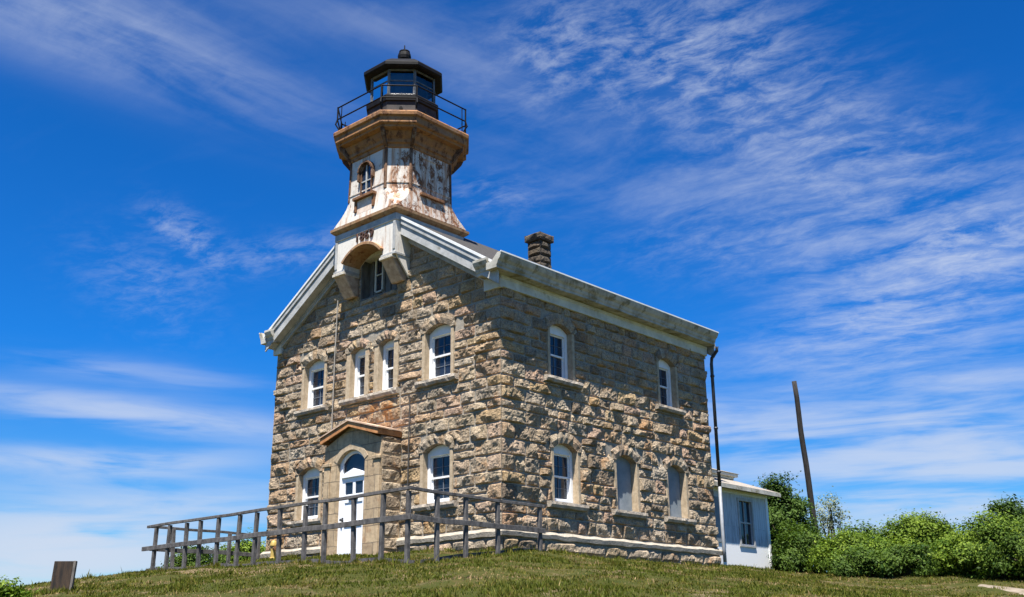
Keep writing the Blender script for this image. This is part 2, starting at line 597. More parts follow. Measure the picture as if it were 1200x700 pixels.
gx = spaced(-24, 30, .3, 3500)
gy = spaced(-24, 34, .3, 3500)
GX, GY = np.meshgrid(gx, gy, indexing='ij')
GZ = ground_z(GX, GY)
near = (np.abs(GX) < 30) & (np.abs(GY) < 34)
rough = np.zeros_like(GZ)
rough[near] = fbm(GX[near], GY[near], 1.3, 3.1) * .025
GZ = GZ + rough
ng, mg = GX.shape
idx = np.arange(ng * mg).reshape(ng, mg)
fa = np.stack([idx[:-1, :-1], idx[1:, :-1], idx[1:, 1:], idx[:-1, 1:]], -1).reshape(-1, 4)
me = bpy.data.meshes.new('ground')
me.from_pydata(np.stack([GX, GY, GZ], -1).reshape(-1, 3).tolist(), [], fa.tolist())
me.polygons.foreach_set('use_smooth', [True] * len(me.polygons))
me.materials.append(M['ground'])
ground = bpy.data.objects.new('ground', me)
col.objects.link(ground)
ground['kind'] = 'structure'

# sandy path at the right, as a narrow sheet that follows the slope
pth = MB()
def on_ground(px, py):
    d = pixdir(px, py)
    for k in range(100, 900):
        q = CAM + d * (k * .05)
        if q.z < float(ground_z(q.x, q.y)):
            return q.x, q.y
    return q.x, q.y


pl = [on_ground(*q) for q in ((1150, 687), (1166, 689), (1186, 692), (1210, 696), (1240, 701), (1290, 708), (1350, 716))]
for k, (a, b) in enumerate(pl):
    nx_, ny_ = (pl[min(k + 1, len(pl) - 1)][0] - pl[max(k - 1, 0)][0], pl[min(k + 1, len(pl) - 1)][1] - pl[max(k - 1, 0)][1])
    ln = math.hypot(nx_, ny_)
    w = (.12, .32, .55, .75, .8, .85, .9)[k]
    for j in range(7):
        t = (j / 6 - .5) * 2 * w * (1 + .12 * math.sin(k * 3 + j))
        x, y = a - ny_ / ln * t, b + nx_ / ln * t
        pth.v.append((x, y, float(ground_z(x, y)) + .045 - .09 * abs(j / 3 - 1) ** 2))
        pth.c.append((.5, .5, .5, 1))
for k in range(len(pl) - 1):
    for j in range(6):
        pth.f.append((k * 7 + j, k * 7 + j + 1, (k + 1) * 7 + j + 1, (k + 1) * 7 + j))
po = pth.build('path', M['path'], smooth=True)
po['kind'] = 'structure'


bxp, byp = -3.80, -8.27            # where the timber block stands

# ------------------------------------------------------------------ grass
def grass(n=640000):
    # sample positions on the mound in front of and around the house, denser towards the camera
    out = []
    r = RNG.uniform(4.5, 44, n)
    az = R(-42.1) + RNG.uniform(-R(40), R(40), n)
    x = CAM.x + np.sin(az) * r
    y = CAM.y + np.cos(az) * r
    keep = ~((x > -9.1) & (x < 0) & (y > 0) & (y < 9.16))
    keep &= ~((x > -5.2) & (x < -.4) & (y > 9) & (y < 13.1))
    keep &= ~((x > -5.75) & (x < -3.45) & (y > -.68) & (y < 0))
    pd = np.min([seg_dist(x, y, *pl[i], *pl[i + 1]) for i in range(len(pl) - 1)], 0)
    keep &= pd > .5
    x, y = x[keep], y[keep]
    r = np.hypot(x - CAM.x, y - CAM.y)
    n1 = fbm(x, y, .55, 11.0, 3)
    n2 = fbm(x, y, 2.6, 5.0, 2)
    dry = np.clip((n1 + .45 * n2) * 1.6 + .27, 0, 1)
    k2 = RNG.random(len(x)) < 1 - .6 * np.clip(dry * 1.7 - .55, 0, 1)
    x, y, r, dry, n2 = x[k2], y[k2], r[k2], dry[k2], n2[k2]
    # longer tufts round the railing posts, along the wall foot, and scattered weeds
    cs = [(px_ + RNG.normal(0, .06), -3.45 + RNG.normal(0, .06), 60) for px_ in np.arange(-9.2, .7, .42)]
    cs += [(.7 + RNG.normal(0, .06), q, 60) for q in np.arange(-3.3, .6, .4)]
    cs += [(.20 + RNG.uniform(0, .2), q + RNG.uniform(-.2, .2), 45) for q in np.arange(.2, 9.2, .25) if RNG.random() < .75]
    cs += [(q + RNG.uniform(-.2, .2), -.2 - RNG.uniform(0, .2), 45) for q in np.arange(-9.2, 0, .25) if RNG.random() < .6 and not -5.9 < q < -3.3]
    cs += [(-.2 + RNG.uniform(0, .15), q, 50) for q in np.arange(9.5, 13.3, .22)]
    for _ in range(520):
        rr_ = RNG.uniform(9, 36)
        az_ = R(-42.1) + RNG.uniform(-R(36), R(36))
        cs.append((CAM.x + math.sin(az_) * rr_, CAM.y + math.cos(az_) * rr_, int(RNG.integers(14, 60))))
    cs += [(bxp + RNG.normal(0, .22), byp + RNG.normal(0, .2), 40) for _ in range(14)]
    tx = np.concatenate([np.full(c_, a_) for a_, b_, c_ in cs])
    ty = np.concatenate([np.full(c_, b_) for a_, b_, c_ in cs])
    th_ = np.concatenate([np.full(c_, RNG.uniform(.6, 1.25)) for a_, b_, c_ in cs])
    tx = tx + RNG.normal(0, .07, len(tx))
    ty = ty + RNG.normal(0, .07, len(ty))
    ok = ~((tx > -9.1) & (tx < 0.0) & (ty > 0) & (ty < 9.16))
    tx, ty, th_ = tx[ok], ty[ok], th_[ok]
    nt_ = len(tx)
    x, y = np.concatenate([x, tx]), np.concatenate([y, ty])
    r = np.concatenate([r, np.hypot(tx - CAM.x, ty - CAM.y)])
    dry = np.concatenate([dry, RNG.uniform(0, .45, nt_)])
    n2 = np.concatenate([n2, np.zeros(nt_)])
    boost = np.concatenate([np.ones(len(x) - nt_), 2.1 * th_])
    N = len(x)
    z = ground_z(x, y) - .01
    h = boost * RNG.uniform(.022, .062, N) * (1 + .25 * np.clip(n2, -.5, 1)) * (1.1 - .4 * dry)
    tall = RNG.random(N) < .02
    h[tall] *= 2.0
    w = RNG.uniform(.005, .009, N) * np.clip(r / 9, .9, 2.6)
    a = RNG.uniform(0, 2 * np.pi, N)
    lean = RNG.uniform(.1, .8, N) * h
    la = RNG.uniform(0, 2 * np.pi, N)
    P0 = np.stack([x - np.cos(a) * w, y - np.sin(a) * w, z], -1)
    P1 = np.stack([x + np.cos(a) * w, y + np.sin(a) * w, z], -1)
    P2 = np.stack([x + np.cos(la) * lean, y + np.sin(la) * lean, z + h], -1)
    V = np.stack([P0, P1, P2], 1).reshape(-1, 3)
    t = np.clip(dry + RNG.normal(0, .22, N), 0, 1)[:, None]
    g0 = np.array([.080, .098, .011])
    g1 = np.array([.148, .128, .022])
    g2 = np.array([.29, .20, .10])
    c = np.where(t < .5, g0 + (g1 - g0) * t * 2, g1 + (g2 - g1) * (t - .5) * 2)
    c = c * RNG.uniform(.7, 1.3, N)[:, None]
    C = np.repeat(np.concatenate([c, np.ones((N, 1))], 1), 3, 0).astype(np.float32)
    tri_mesh('grass', V, 3, C, M['blade'])['kind'] = 'stuff'


def tri_mesh(name, V, k, C, mat, parent=None):
    """mesh of separate k-gons from a flat vertex array"""
    N = len(V) // k
    me = bpy.data.meshes.new(name)
    me.vertices.add(len(V))
    me.vertices.foreach_set('co', np.asarray(V, np.float32).ravel())
    me.loops.add(len(V))
    me.loops.foreach_set('vertex_index', np.arange(len(V), dtype=np.int32))
    me.polygons.add(N)
    me.polygons.foreach_set('loop_start', np.arange(0, N * k, k, dtype=np.int32))
    me.polygons.foreach_set('loop_total', np.full(N, k, dtype=np.int32))
    at = me.attributes.new('tint', 'FLOAT_COLOR', 'POINT')
    at.data.foreach_set('color', np.asarray(C, np.float32).ravel())
    me.update(calc_edges=True)
    me.materials.append(mat)
    o = bpy.data.objects.new(name, me)
    col.objects.link(o)
    if parent is not None:
        attach(o, parent)
    return o


grass()


# ------------------------------------------------------------------ shrubs
def shrub(name, label, cat, x, y, lobes, n, leaf, tint, group=None, upright=.0, sparse=False, trunk_h=None, sprigs=0):
    """lobes: (dx, dy, z, rx, ry, rz) ellipsoids above the ground at x, y"""
    z0 = float(ground_z(x, y)) - .05
    root = thing(name, label, cat, (x, y, z0), group)
    L = np.array(lobes, float)
    vol = (L[:, 3] * L[:, 4] * L[:, 5]) ** (2 / 3)
    # each lobe is broken into many small clumps of leaves on and inside its surface
    cl = []
    for l, v in zip(L, vol / vol.sum()):
        m_ = max(6, int(v * n / (22 if sparse else 120)))
        d = RNG.normal(size=(m_, 3))
        d /= np.linalg.norm(d, axis=1)[:, None]
        d[:, 2] = np.where(d[:, 2] < -.55, -d[:, 2], d[:, 2])
        rad = RNG.uniform(.55, 1.02, m_) ** .6
        bump_ = 1 + .16 * np.sin(d[:, 0] * 6 + l[0] * 3) * np.sin(d[:, 1] * 5 + l[1]) + RNG.normal(0, .08, m_)
        cl.append(np.concatenate([l[:3] + d * l[3:6] * (rad * bump_)[:, None], d, RNG.random((m_, 1)), np.full((m_, 1), min(l[3:6]))], 1))
    cl = np.concatenate(cl)
    pick = RNG.integers(0, len(cl), n)
    q = cl[pick]
    spread = .09 + .12 * q[:, 7:8]
    pos = q[:, :3] + RNG.normal(size=(n, 3)) * spread * (np.array([1, 1, .75 + upright]))
    out = q[:, 3:6] + RNG.normal(0, .5, (n, 3)) + np.array([0, 0, .35])
    out /= np.linalg.norm(out, axis=1)[:, None]
    pos[:, 2] = np.maximum(pos[:, 2], .02)
    s = leaf * RNG.uniform(.6, 1.35, n)[:, None]
    ref = RNG.normal(size=(n, 3))
    a = np.cross(out, ref)
    a /= np.linalg.norm(a, axis=1)[:, None]
    b = np.cross(out, a)
    base = pos + np.array([x, y, z0])
    V = np.stack([base - a * s, base + b * s * .5 + out * s * .12, base + a * s, base - b * s * .5 + out * s * .12], 1).reshape(-1, 3)
    clump = q[:, 6:7]
    t = np.array(tint)
    c = t[0] + (t[1] - t[0]) * np.clip(clump * .95 + RNG.normal(.02, .14, (n, 1)), 0, 1)
    c = np.clip(c * RNG.uniform(.82, 1.18, (n, 1)), .004, .8)
    C = np.repeat(np.concatenate([c, np.ones((n, 1))], 1), 4, 0)
    tri_mesh('crown', V, 4, C, M['leaf'], root)
    st = MB()
    for l in lobes:
        for k in range(2 if sparse else 3):
            t_ = Vector((l[0] + random.uniform(-.4, .4) * l[3], l[1] + random.uniform(-.4, .4) * l[4], l[2] + random.uniform(.0, .6) * l[5]))
            f_ = Vector((l[0] * .25 + random.uniform(-.15, .15), l[1] * .25 + random.uniform(-.15, .15), 0))
            md = (t_ + f_) / 2 + Vector((random.uniform(-.15, .15), random.uniform(-.15, .15), .1))
            o_ = Vector((x, y, z0))
            st.tube([o_ + f_, o_ + md, o_ + t_], .05 if trunk_h else .03, 5, .012)
    if not sparse:
        for k in range(7):              # dead twigs and shoots that stick out of the crown
            l = random.choice(lobes)
            an = random.uniform(0, 6.28)
            o_ = Vector((x, y, z0))
            f_ = Vector((l[0], l[1], l[2]))
            t_ = f_ + Vector((math.cos(an) * l[3] * .8, math.sin(an) * l[4] * .8, l[5] * random.uniform(.95, 1.3)))
            st.tube([o_ + f_, o_ + (f_ + t_) / 2 + Vector((0, 0, .05)), o_ + t_], .014, 4, .005)
    st.build('trunk', M['bark'], root)
    return root


BR = ((.040, .082, .008), (.170, .235, .026))       # bright green
MD = ((.022, .050, .008), (.092, .142, .020))       # middle green
DK = ((.020, .046, .009), (.075, .125, .020))       # dark
PL = ((.15, .18, .12), (.25, .28, .19))             # pale


def at_px(px, r):
    """ground point at compass distance r along the photograph column px"""
    d = pixdir(px, 660)
    h = math.hypot(d.x, d.y)
    return CAM.x + d.x / h * r, CAM.y + d.y / h * r


G1 = 'shrubs of the thicket beyond the lawn'


def lobes_for(w, h, n, seed, low=True):
    rr = random.Random(seed)
    out = []
    for k in range(n):
        u = (k + .5) / n * 2 - 1
        z = h * rr.uniform(.38, .62) * (1 - .3 * abs(u))
        out.append((u * w * .62 + rr.uniform(-.1, .1), rr.uniform(-.5, .5) * w * .5, z, w * rr.uniform(.28, .42), w * rr.uniform(.28, .42), h * rr.uniform(.34, .46)))
    out.append((0, 0, h * .55, w * .5, w * .5, h * .42))
    out.append((-w * .35, -w * .2, h * .28, w * .42, w * .4, h * .3))
    out.append((w * .35, -w * .25, h * .25, w * .42, w * .4, h * .28))
    return out


def rot_lobes(ls, ang):
    c_, s_ = math.cos(ang), math.sin(ang)
    return [(a * c_ - b * s_, a * s_ + b * c_, z, rx, ry, rz) for a, b, z, rx, ry, rz in ls]


VIEW = R(27)
# (px, distance, width, height, leaves, colours, name, label)
SH = [
    (918, 37.0, 1.6, 3.3, 20000, DK, 'broadleaf_tree', 'dark green bushy tree rising behind the white annex beside the pole'),
    (922, 35.5, 1.0, 1.7, 8000, MD, 'shrub', 'low mid-green shrub next to the far end of the white annex'),
    (945, 34.6, 1.2, 1.35, 11000, MD, 'shrub', 'mid-green shrub below the dark tree, left of the pole foot'),
    (978, 41.0, .95, 3.0, 1500, PL, 'sparse_tree', 'thin pale grey-green tree with open crown right of the pole'),
    (995, 33.5, 1.3, 1.25, 12000, BR, 'shrub', 'light green shrub in front of the pale thin tree at the pole foot'),
    (1015, 38.5, 1.5, 1.75, 8000, DK, 'shrub', 'dark low shrub showing over the light green ones, right of the pale tree'),
    (1038, 33.0, 1.6, .95, 12000, BR, 'shrub', 'bright green shrub with the lowest top in the middle of the thicket'),
    (1084, 34.0, 1.5, 1.62, 14000, BR, 'shrub', 'bright green rounded shrub forming the middle hump of the thicket'),
    (1070, 31.8, 1.2, .8, 8000, MD, 'shrub', 'small mid-green shrub at the lawn edge before the middle hump'),
    (1126, 32.5, 1.5, .95, 13000, BR, 'shrub', 'light green shrub between the middle hump and the big right shrub'),
    (1166, 31.5, 1.8, 1.62, 18000, BR, 'shrub', 'largest bright green shrub with shaded underside near the path'),
    (1190, 37.0, 1.2, 2.35, 9000, DK, 'broadleaf_tree', 'dark round-topped tree rising behind the largest right shrub'),
    (1225, 31.0, 2.1, 1.6, 13000, MD, 'shrub', 'mid-green shrub cut by the right edge of the picture'),
    (1008, 31.6, 1.1, .72, 7000, MD, 'shrub', 'small low shrub on the lawn edge right of the pole foot'),
]
for k, (px, r_, w, h, n, tint, nm, lb) in enumerate(SH):
    x, y = at_px(px, r_)
    ls = lobes_for(w, h, 5 if w > 1.4 else 4, k + 3)
    if nm == 'sparse_tree':
        ls = [(a, b, z + h * .25, rx * .8, ry * .8, rz * .6) for a, b, z, rx, ry, rz in ls[:5]]
    shrub(nm, lb, 'tree' if 'tree' in nm else 'shrub', x, y, rot_lobes(ls, VIEW), int(n * (1.0 if nm == 'sparse_tree' else 1.5)), .046 if tint is not DK else .055, tint,
          G1 if nm == 'shrub' else None, sparse=(nm == 'sparse_tree'), trunk_h=2 if 'tree' in nm else None)
# behind the ramp railing, left of the house
for px, r_, w, h, n, tint, lb in [(232, 33.5, 1.15, 1.0, 4000, MD, 'low green shrub seen through the left end of the railing'),
                                   (285, 34.5, 1.2, 1.35, 5000, BR, 'taller bright shrub behind the railing against the house corner')]:
    x, y = at_px(px, r_)
    shrub('shrub', lb, 'shrub', x, y, rot_lobes(lobes_for(w, h, 4, px), R(50)), n * 2, .045, tint, 'shrubs behind the railing')
x, y = at_px(6, 19.6)
shrub('shrub', 'small bright green shrub in the bottom left corner beside the timber block', 'shrub', x, y, rot_lobes(lobes_for(.5, .36, 4, 99), R(60)), 4000, .032, BR)

# ------------------------------------------------------------------ the lighthouse
W, L = 9.10, 9.16
AX, AY = -4.55, .72              # axis of the tower
CX = -4.55                       # centre line of the gable
house = thing('lighthouse', 'grey and tan rock-faced stone lighthouse with gabled roof and rusty white tower', 'lighthouse', (-4.55, 4.58, -.3))

FRONT = lambda u, z, d: (-u, -d, z)
RIGHT = lambda u, z, d: (d, u, z)
LEFT = lambda u, z, d: (-W - d, u, z)
BACK = lambda u, z, d: (-u, L + d, z)
SLOPE = .63


def roof_z(x):
    return 9.25 - SLOPE * abs(x - CX)


def arc(u0, u1, zs, rise, n=12, off=0.0):
    """segmental arch from (u0, zs) to (u1, zs)"""
    hw = (u1 - u0) / 2
    rad = (hw * hw + rise * rise) / (2 * rise)
    cu, cz = (u0 + u1) / 2, zs + rise - rad
    a0 = math.asin(hw / rad)
    rr = rad + off
    return [(cu + rr * math.sin(-a0 + 2 * a0 * k / n), cz + rr * math.cos(-a0 + 2 * a0 * k / n)) for k in range(n + 1)], (cu, cz, rr)


class Opening:
    def __init__(self, c, w, zs, zp, rise=.17, jamb=.10, ring=.28, sill=True, sw=None):
        self.c, self.w, self.zs, self.zp, self.rise, self.jamb, self.ring, self.sill = c, w, zs, zp, rise, jamb, ring, sill
        self.u0, self.u1 = c - w / 2, c + w / 2
        self.ex, self.circ = arc(self.u0, self.u1, zp, rise, 12, ring)

    def excl(self):
        r = [(self.u0 - self.jamb, self.u1 + self.jamb, self.zs, self.zp + .02)]
        if self.sill:
            r.append((self.u0 - .27, self.u1 + .27, self.zs - .19, self.zs))
        return r


front_open = [Opening(7.25, .95, .87, 2.13), Opening(2.17, .95, .87, 2.13), Opening(7.25, .92, 3.97, 5.22), Opening(2.17, .95, 3.97, 5.22),
              Opening(5.32, .62, 3.97, 5.26, .12, .17, .24), Opening(4.15, .62, 3.97, 5.26, .12, .17, .24)]
right_open = [Opening(2.33, .92, .87, 2.16), Opening(4.87, .90, .87, 2.16), Opening(7.24, .88, .87, 2.16),
              Opening(2.27, .88, 3.97, 5.24), Opening(7.07, .84, 3.97, 5.24)]


def courses(z0, z1, seed):
    rr = random.Random(seed)
    out = [z0]
    while out[-1] < z1:
        out.append(out[-1] + rr.choice([.22, .26, .29, .32, .34, .38]))
    return out


CZ = courses(.13, 9.6, 5)


def stones(mb, fn, width, openings, extra_excl, seed, corner=(True, True), wmin=.42, wmax=1.0, gable=False, step=.05, flip=False, zlist=None, ztop=6.2, relief=1.0):
    rr = random.Random(seed)
    excl = list(extra_excl)
    circ = []
    for o in openings:
        excl += o.excl()
        circ.append((o.circ[0], o.circ[1], o.circ[2], o.zp, o.u0 - o.jamb - .2, o.u1 + o.jamb + .2))
    zl = zlist or CZ
    for ci in range(len(zl) - 1):
        a, b = zl[ci], zl[ci + 1]
        lo, hi = 0.0, width
        if gable:
            zt = a + .06
            if zt > roof_z(CX) - .4:
                break
            half = (roof_z(CX) - .30 - a) / SLOPE
            lo, hi = max(0, -CX - half), min(width, -CX + half)
        elif a > ztop:
            break
        cuts = {lo, hi}
        for e in excl:
            if e[3] > a + .03 and e[2] < b - .03:
                cuts |= {min(max(e[0], lo), hi), min(max(e[1], lo), hi)}
        cuts = sorted(cuts)
        spans = []
        for s, t in zip(cuts[:-1], cuts[1:]):
            if t - s < .01:
                continue
            free = [(a, b)]
            for e in excl:
                if e[0] < (s + t) / 2 < e[1]:
                    nf = []
                    for f0, f1 in free:
                        if e[2] > f0 + .02:
                            nf.append((f0, min(f1, e[2])))
                        if e[3] < f1 - .02:
                            nf.append((max(f0, e[3]), f1))
                    free = nf
            free = tuple(f for f in free if f[1] - f[0] > .07)
            if spans and spans[-1][2] == free and abs(spans[-1][1] - s) < 1e-6:
                spans[-1][1] = t
            else:
                spans.append([s, t, free])
        for s, t, free in spans:
            for f0, f1 in free:
                # split the span into stones, with quoins at the building's corners
                js = [s]
                end = t
                if corner[0] and s < .01 and t - s > 1.2:
                    js.append(s + (.86 if ci % 2 else .46))
                if corner[1] and t > width - .01 and t - s > 1.2:
                    end = t - (.46 if ci % 2 else .86)
                while end - js[-1] > wmax:
                    step_w = rr.uniform(wmin, wmax)
                    if end - js[-1] - step_w < wmin * .7:
                        step_w = (end - js[-1]) / 2
                    js.append(js[-1] + step_w)
                if end - js[-1] > .02:
                    js.append(end)
                if end < t:
                    js.append(t)
                for k in range(len(js) - 1):
                    q = (corner[0] and js[k] < .01, corner[1] and js[k + 1] > width - .01)
                    # some tall stones are two thin ones
                    if not any(q) and f1 - f0 > .36 and rr.random() < .16:
                        zm = f0 + (f1 - f0) * rr.uniform(.42, .58)
                        one_stone(mb, fn, js[k], js[k + 1], f0, zm, q, circ, rr, step, flip, relief)
                        one_stone(mb, fn, js[k], js[k + 1], zm, f1, q, circ, rr, step, flip, relief)
                    else:
                        one_stone(mb, fn, js[k], js[k + 1], f0, f1, q, circ, rr, step, flip, relief)


def sm(t):
    t = min(1, max(0, t))
    return t * t * (3 - 2 * t)


def one_stone(mb, fn, u0, u1, z0, z1, q, circ, rr, step, flip, relief):
    g = .005
    relief *= .86
    cu, cz = (u0 + u1) / 2, (z0 + z1) / 2
    for c in circ:
        if c[4] < cu < c[5] and cz > c[3] and math.hypot(cu - c[0], cz - c[1]) < c[2]:
            return
    a0 = u0 + (0 if q[0] else g)
    a1 = u1 - (0 if q[1] else g)
    b0, b1 = z0 + g, z1 - g
    if a1 - a0 < .05 or b1 - b0 < .04:
        return
    nx = max(3, int((a1 - a0) / step))
    nz = max(3, int((b1 - b0) / step))
    sd = rr.uniform(0, 90)
    out = rr.uniform(.04, .09) * relief * (1.35 if any(q) else 1)
    tu, tz = rr.uniform(-.04, .04), rr.uniform(-.015, .055)
    planes = [(out + rr.uniform(-.01, .035) * relief, rr.uniform(-.32, .32), rr.uniform(-.30, .42)) for _ in range(4)]
    skew = [rr.uniform(-.02, .02) for _ in range(4)]
    colr = (rr.random(), rr.random(), rr.random(), 1)
    vs, fs = [], []
    for j in range(nz + 1):
        for i in range(nx + 1):
            s, t = i / nx, j / nz
            u, z = a0 + (a1 - a0) * s, b0 + (b1 - b0) * t
            ed = min(s * (a1 - a0) if not q[0] else 9, (1 - s) * (a1 - a0) if not q[1] else 9, t * (b1 - b0), (1 - t) * (b1 - b0))
            if q[0]:
                ed = min(ed, max(0, s * (a1 - a0) - .045))
            if q[1]:
                ed = min(ed, max(0, (1 - s) * (a1 - a0) - .045))
            fall = sm((ed + .010) / .042)
            p = Vector((u * 3.1 + sd, z * 3.6, sd * .3))
            n1 = noise.noise(p)
            n2 = noise.noise(p * 2.7)
            n3 = noise.noise(p * 6.1)
            face = min(o_ + a_ * (u - cu) + b_ * (z - cz) for o_, a_, b_ in planes)
            d = fall * (max(face, .016) + .022 * relief * n1 + .022 * relief * n2 + .020 * relief * n3)
            d = max(d, -.004 if ed > 0 else 0)
            # wandering joints
            edge_free_u = not ((q[0] and i == 0) or (q[1] and i == nx))
            w_ = .014
            if edge_free_u:
                u += w_ * noise.noise(Vector((u * 4 + 3, z * 4, sd))) + (skew[0] if i == 0 else 0) * .4 * (t - .5)
            z += w_ * noise.noise(Vector((u * 4, z * 4 + 9, sd)))
            rim = (i in (0, nx) and edge_free_u) or j in (0, nz)
            if rim:
                d = -.032 if not ((q[0] and i == 0) or (q[1] and i == nx)) else 0
            for c in circ:
                if c[4] < u < c[5] and z > c[3] - .02:
                    rr_ = math.hypot(u - c[0], z - c[1])
                    if rr_ < c[2]:
                        k_ = c[2] / max(rr_, .05)
                        u = c[0] + (u - c[0]) * k_
                        z = c[1] + (z - c[1]) * k_
                        d = min(d, .015)
            vs.append(fn(u, z, d))
    n = nx + 1
    for j in range(nz):
        for i in range(nx):
            k = j * n + i
            f = (k, k + 1, k + n + 1, k + n)
            fs.append(f[::-1] if flip else f)
    mb.add(vs, fs, colr)


# ---- walls: mortar core with holes, faced with single stones
def core(mb, fn, width, rects, top, d=-.014):
    """wall plane minus rectangles, top(u) gives the height"""
    us = {0.0, width, width / 2}
    for r in rects:
        us |= {r[0], r[1]}
    us = sorted(us)
    for a, b in zip(us[:-1], us[1:]):
        rs = sorted([r for r in rects if r[0] < (a + b) / 2 < r[1]], key=lambda r: r[2])
        z = -.02
        for r in rs:
            if r[2] > z:
                mb.add([fn(a, z, d), fn(b, z, d), fn(b, r[2], d), fn(a, r[2], d)], [(0, 1, 2, 3)])
            z = r[3]
        mb.add([fn(a, z, d), fn(b, z, d), fn(b, top(b), d), fn(a, top(a), d)], [(0, 1, 2, 3)])


PORCH = (3.47, 5.73)
ATTIC = (3.78, 5.32, 6.72, 8.05)
fr_rects = [(o.u0, o.u1, o.zs, o.zp + o.rise + .03) for o in front_open] + [(4.1, 5.2, -.02, 2.4), ATTIC]
rt_rects = [(o.u0, o.u1, o.zs, o.zp + o.rise + .03) for o in right_open]
gable_top = lambda u: roof_z(-u) - .12
for nm, fn, wd, ops, rects, exc, gb, seed, stp, flip, cn, wm in [
    ('front', FRONT, W, front_open, fr_rects, [(PORCH[0], PORCH[1], -.2, 2.6), (PORCH[0] + .4, PORCH[1] - .4, 2.6, 2.95), ATTIC], True, 21, .036, True, (True, True), (.40, 1.05)),
    ('right', RIGHT, L, right_open, rt_rects, [], False, 22, .036, False, (True, True), (.30, .80)),
    ('left', LEFT, L, [], [], [], False, 23, .16, True, (True, True), (.42, 1.0)),
    ('back', BACK, W, [], [], [], True, 24, .16, False, (True, True), (.45, 1.05)),
]:
    c = MB()
    core(c, fn, wd, rects, gable_top if gb else (lambda u: 6.25))
    wall = c.build('stone_wall', M['mortar'], house, recalc=False)
    s = MB()
    stones(s, fn, wd, ops, exc, seed, cn, wm[0], wm[1], gb, stp, flip)
    s.build('masonry_face', M['stone'], wall, attr='stone', recalc=False)


def sill_block(mb, fn, u0, u1, z0, z1, d0, d1, seed):
    """rough-faced slab"""
    nx = max(4, int((u1 - u0) / .07))
    rings = []
    for i in range(nx + 1):
        u = u0 + (u1 - u0) * i / nx
        w1 = .022 * noise.noise(Vector((u * 6, seed, 1)))
        w2 = .03 * noise.noise(Vector((u * 5, seed, 5)))
        rings.append([fn(u, z0 + w1 * .6, d0), fn(u, z0 + .02 + w2, d1 - .035 + w1), fn(u, (z0 + z1) / 2, d1 + w2), fn(u, z1 - .015, d1 - .012 + w1), fn(u, z1 + .004, d0)])
    mb.rings(rings)


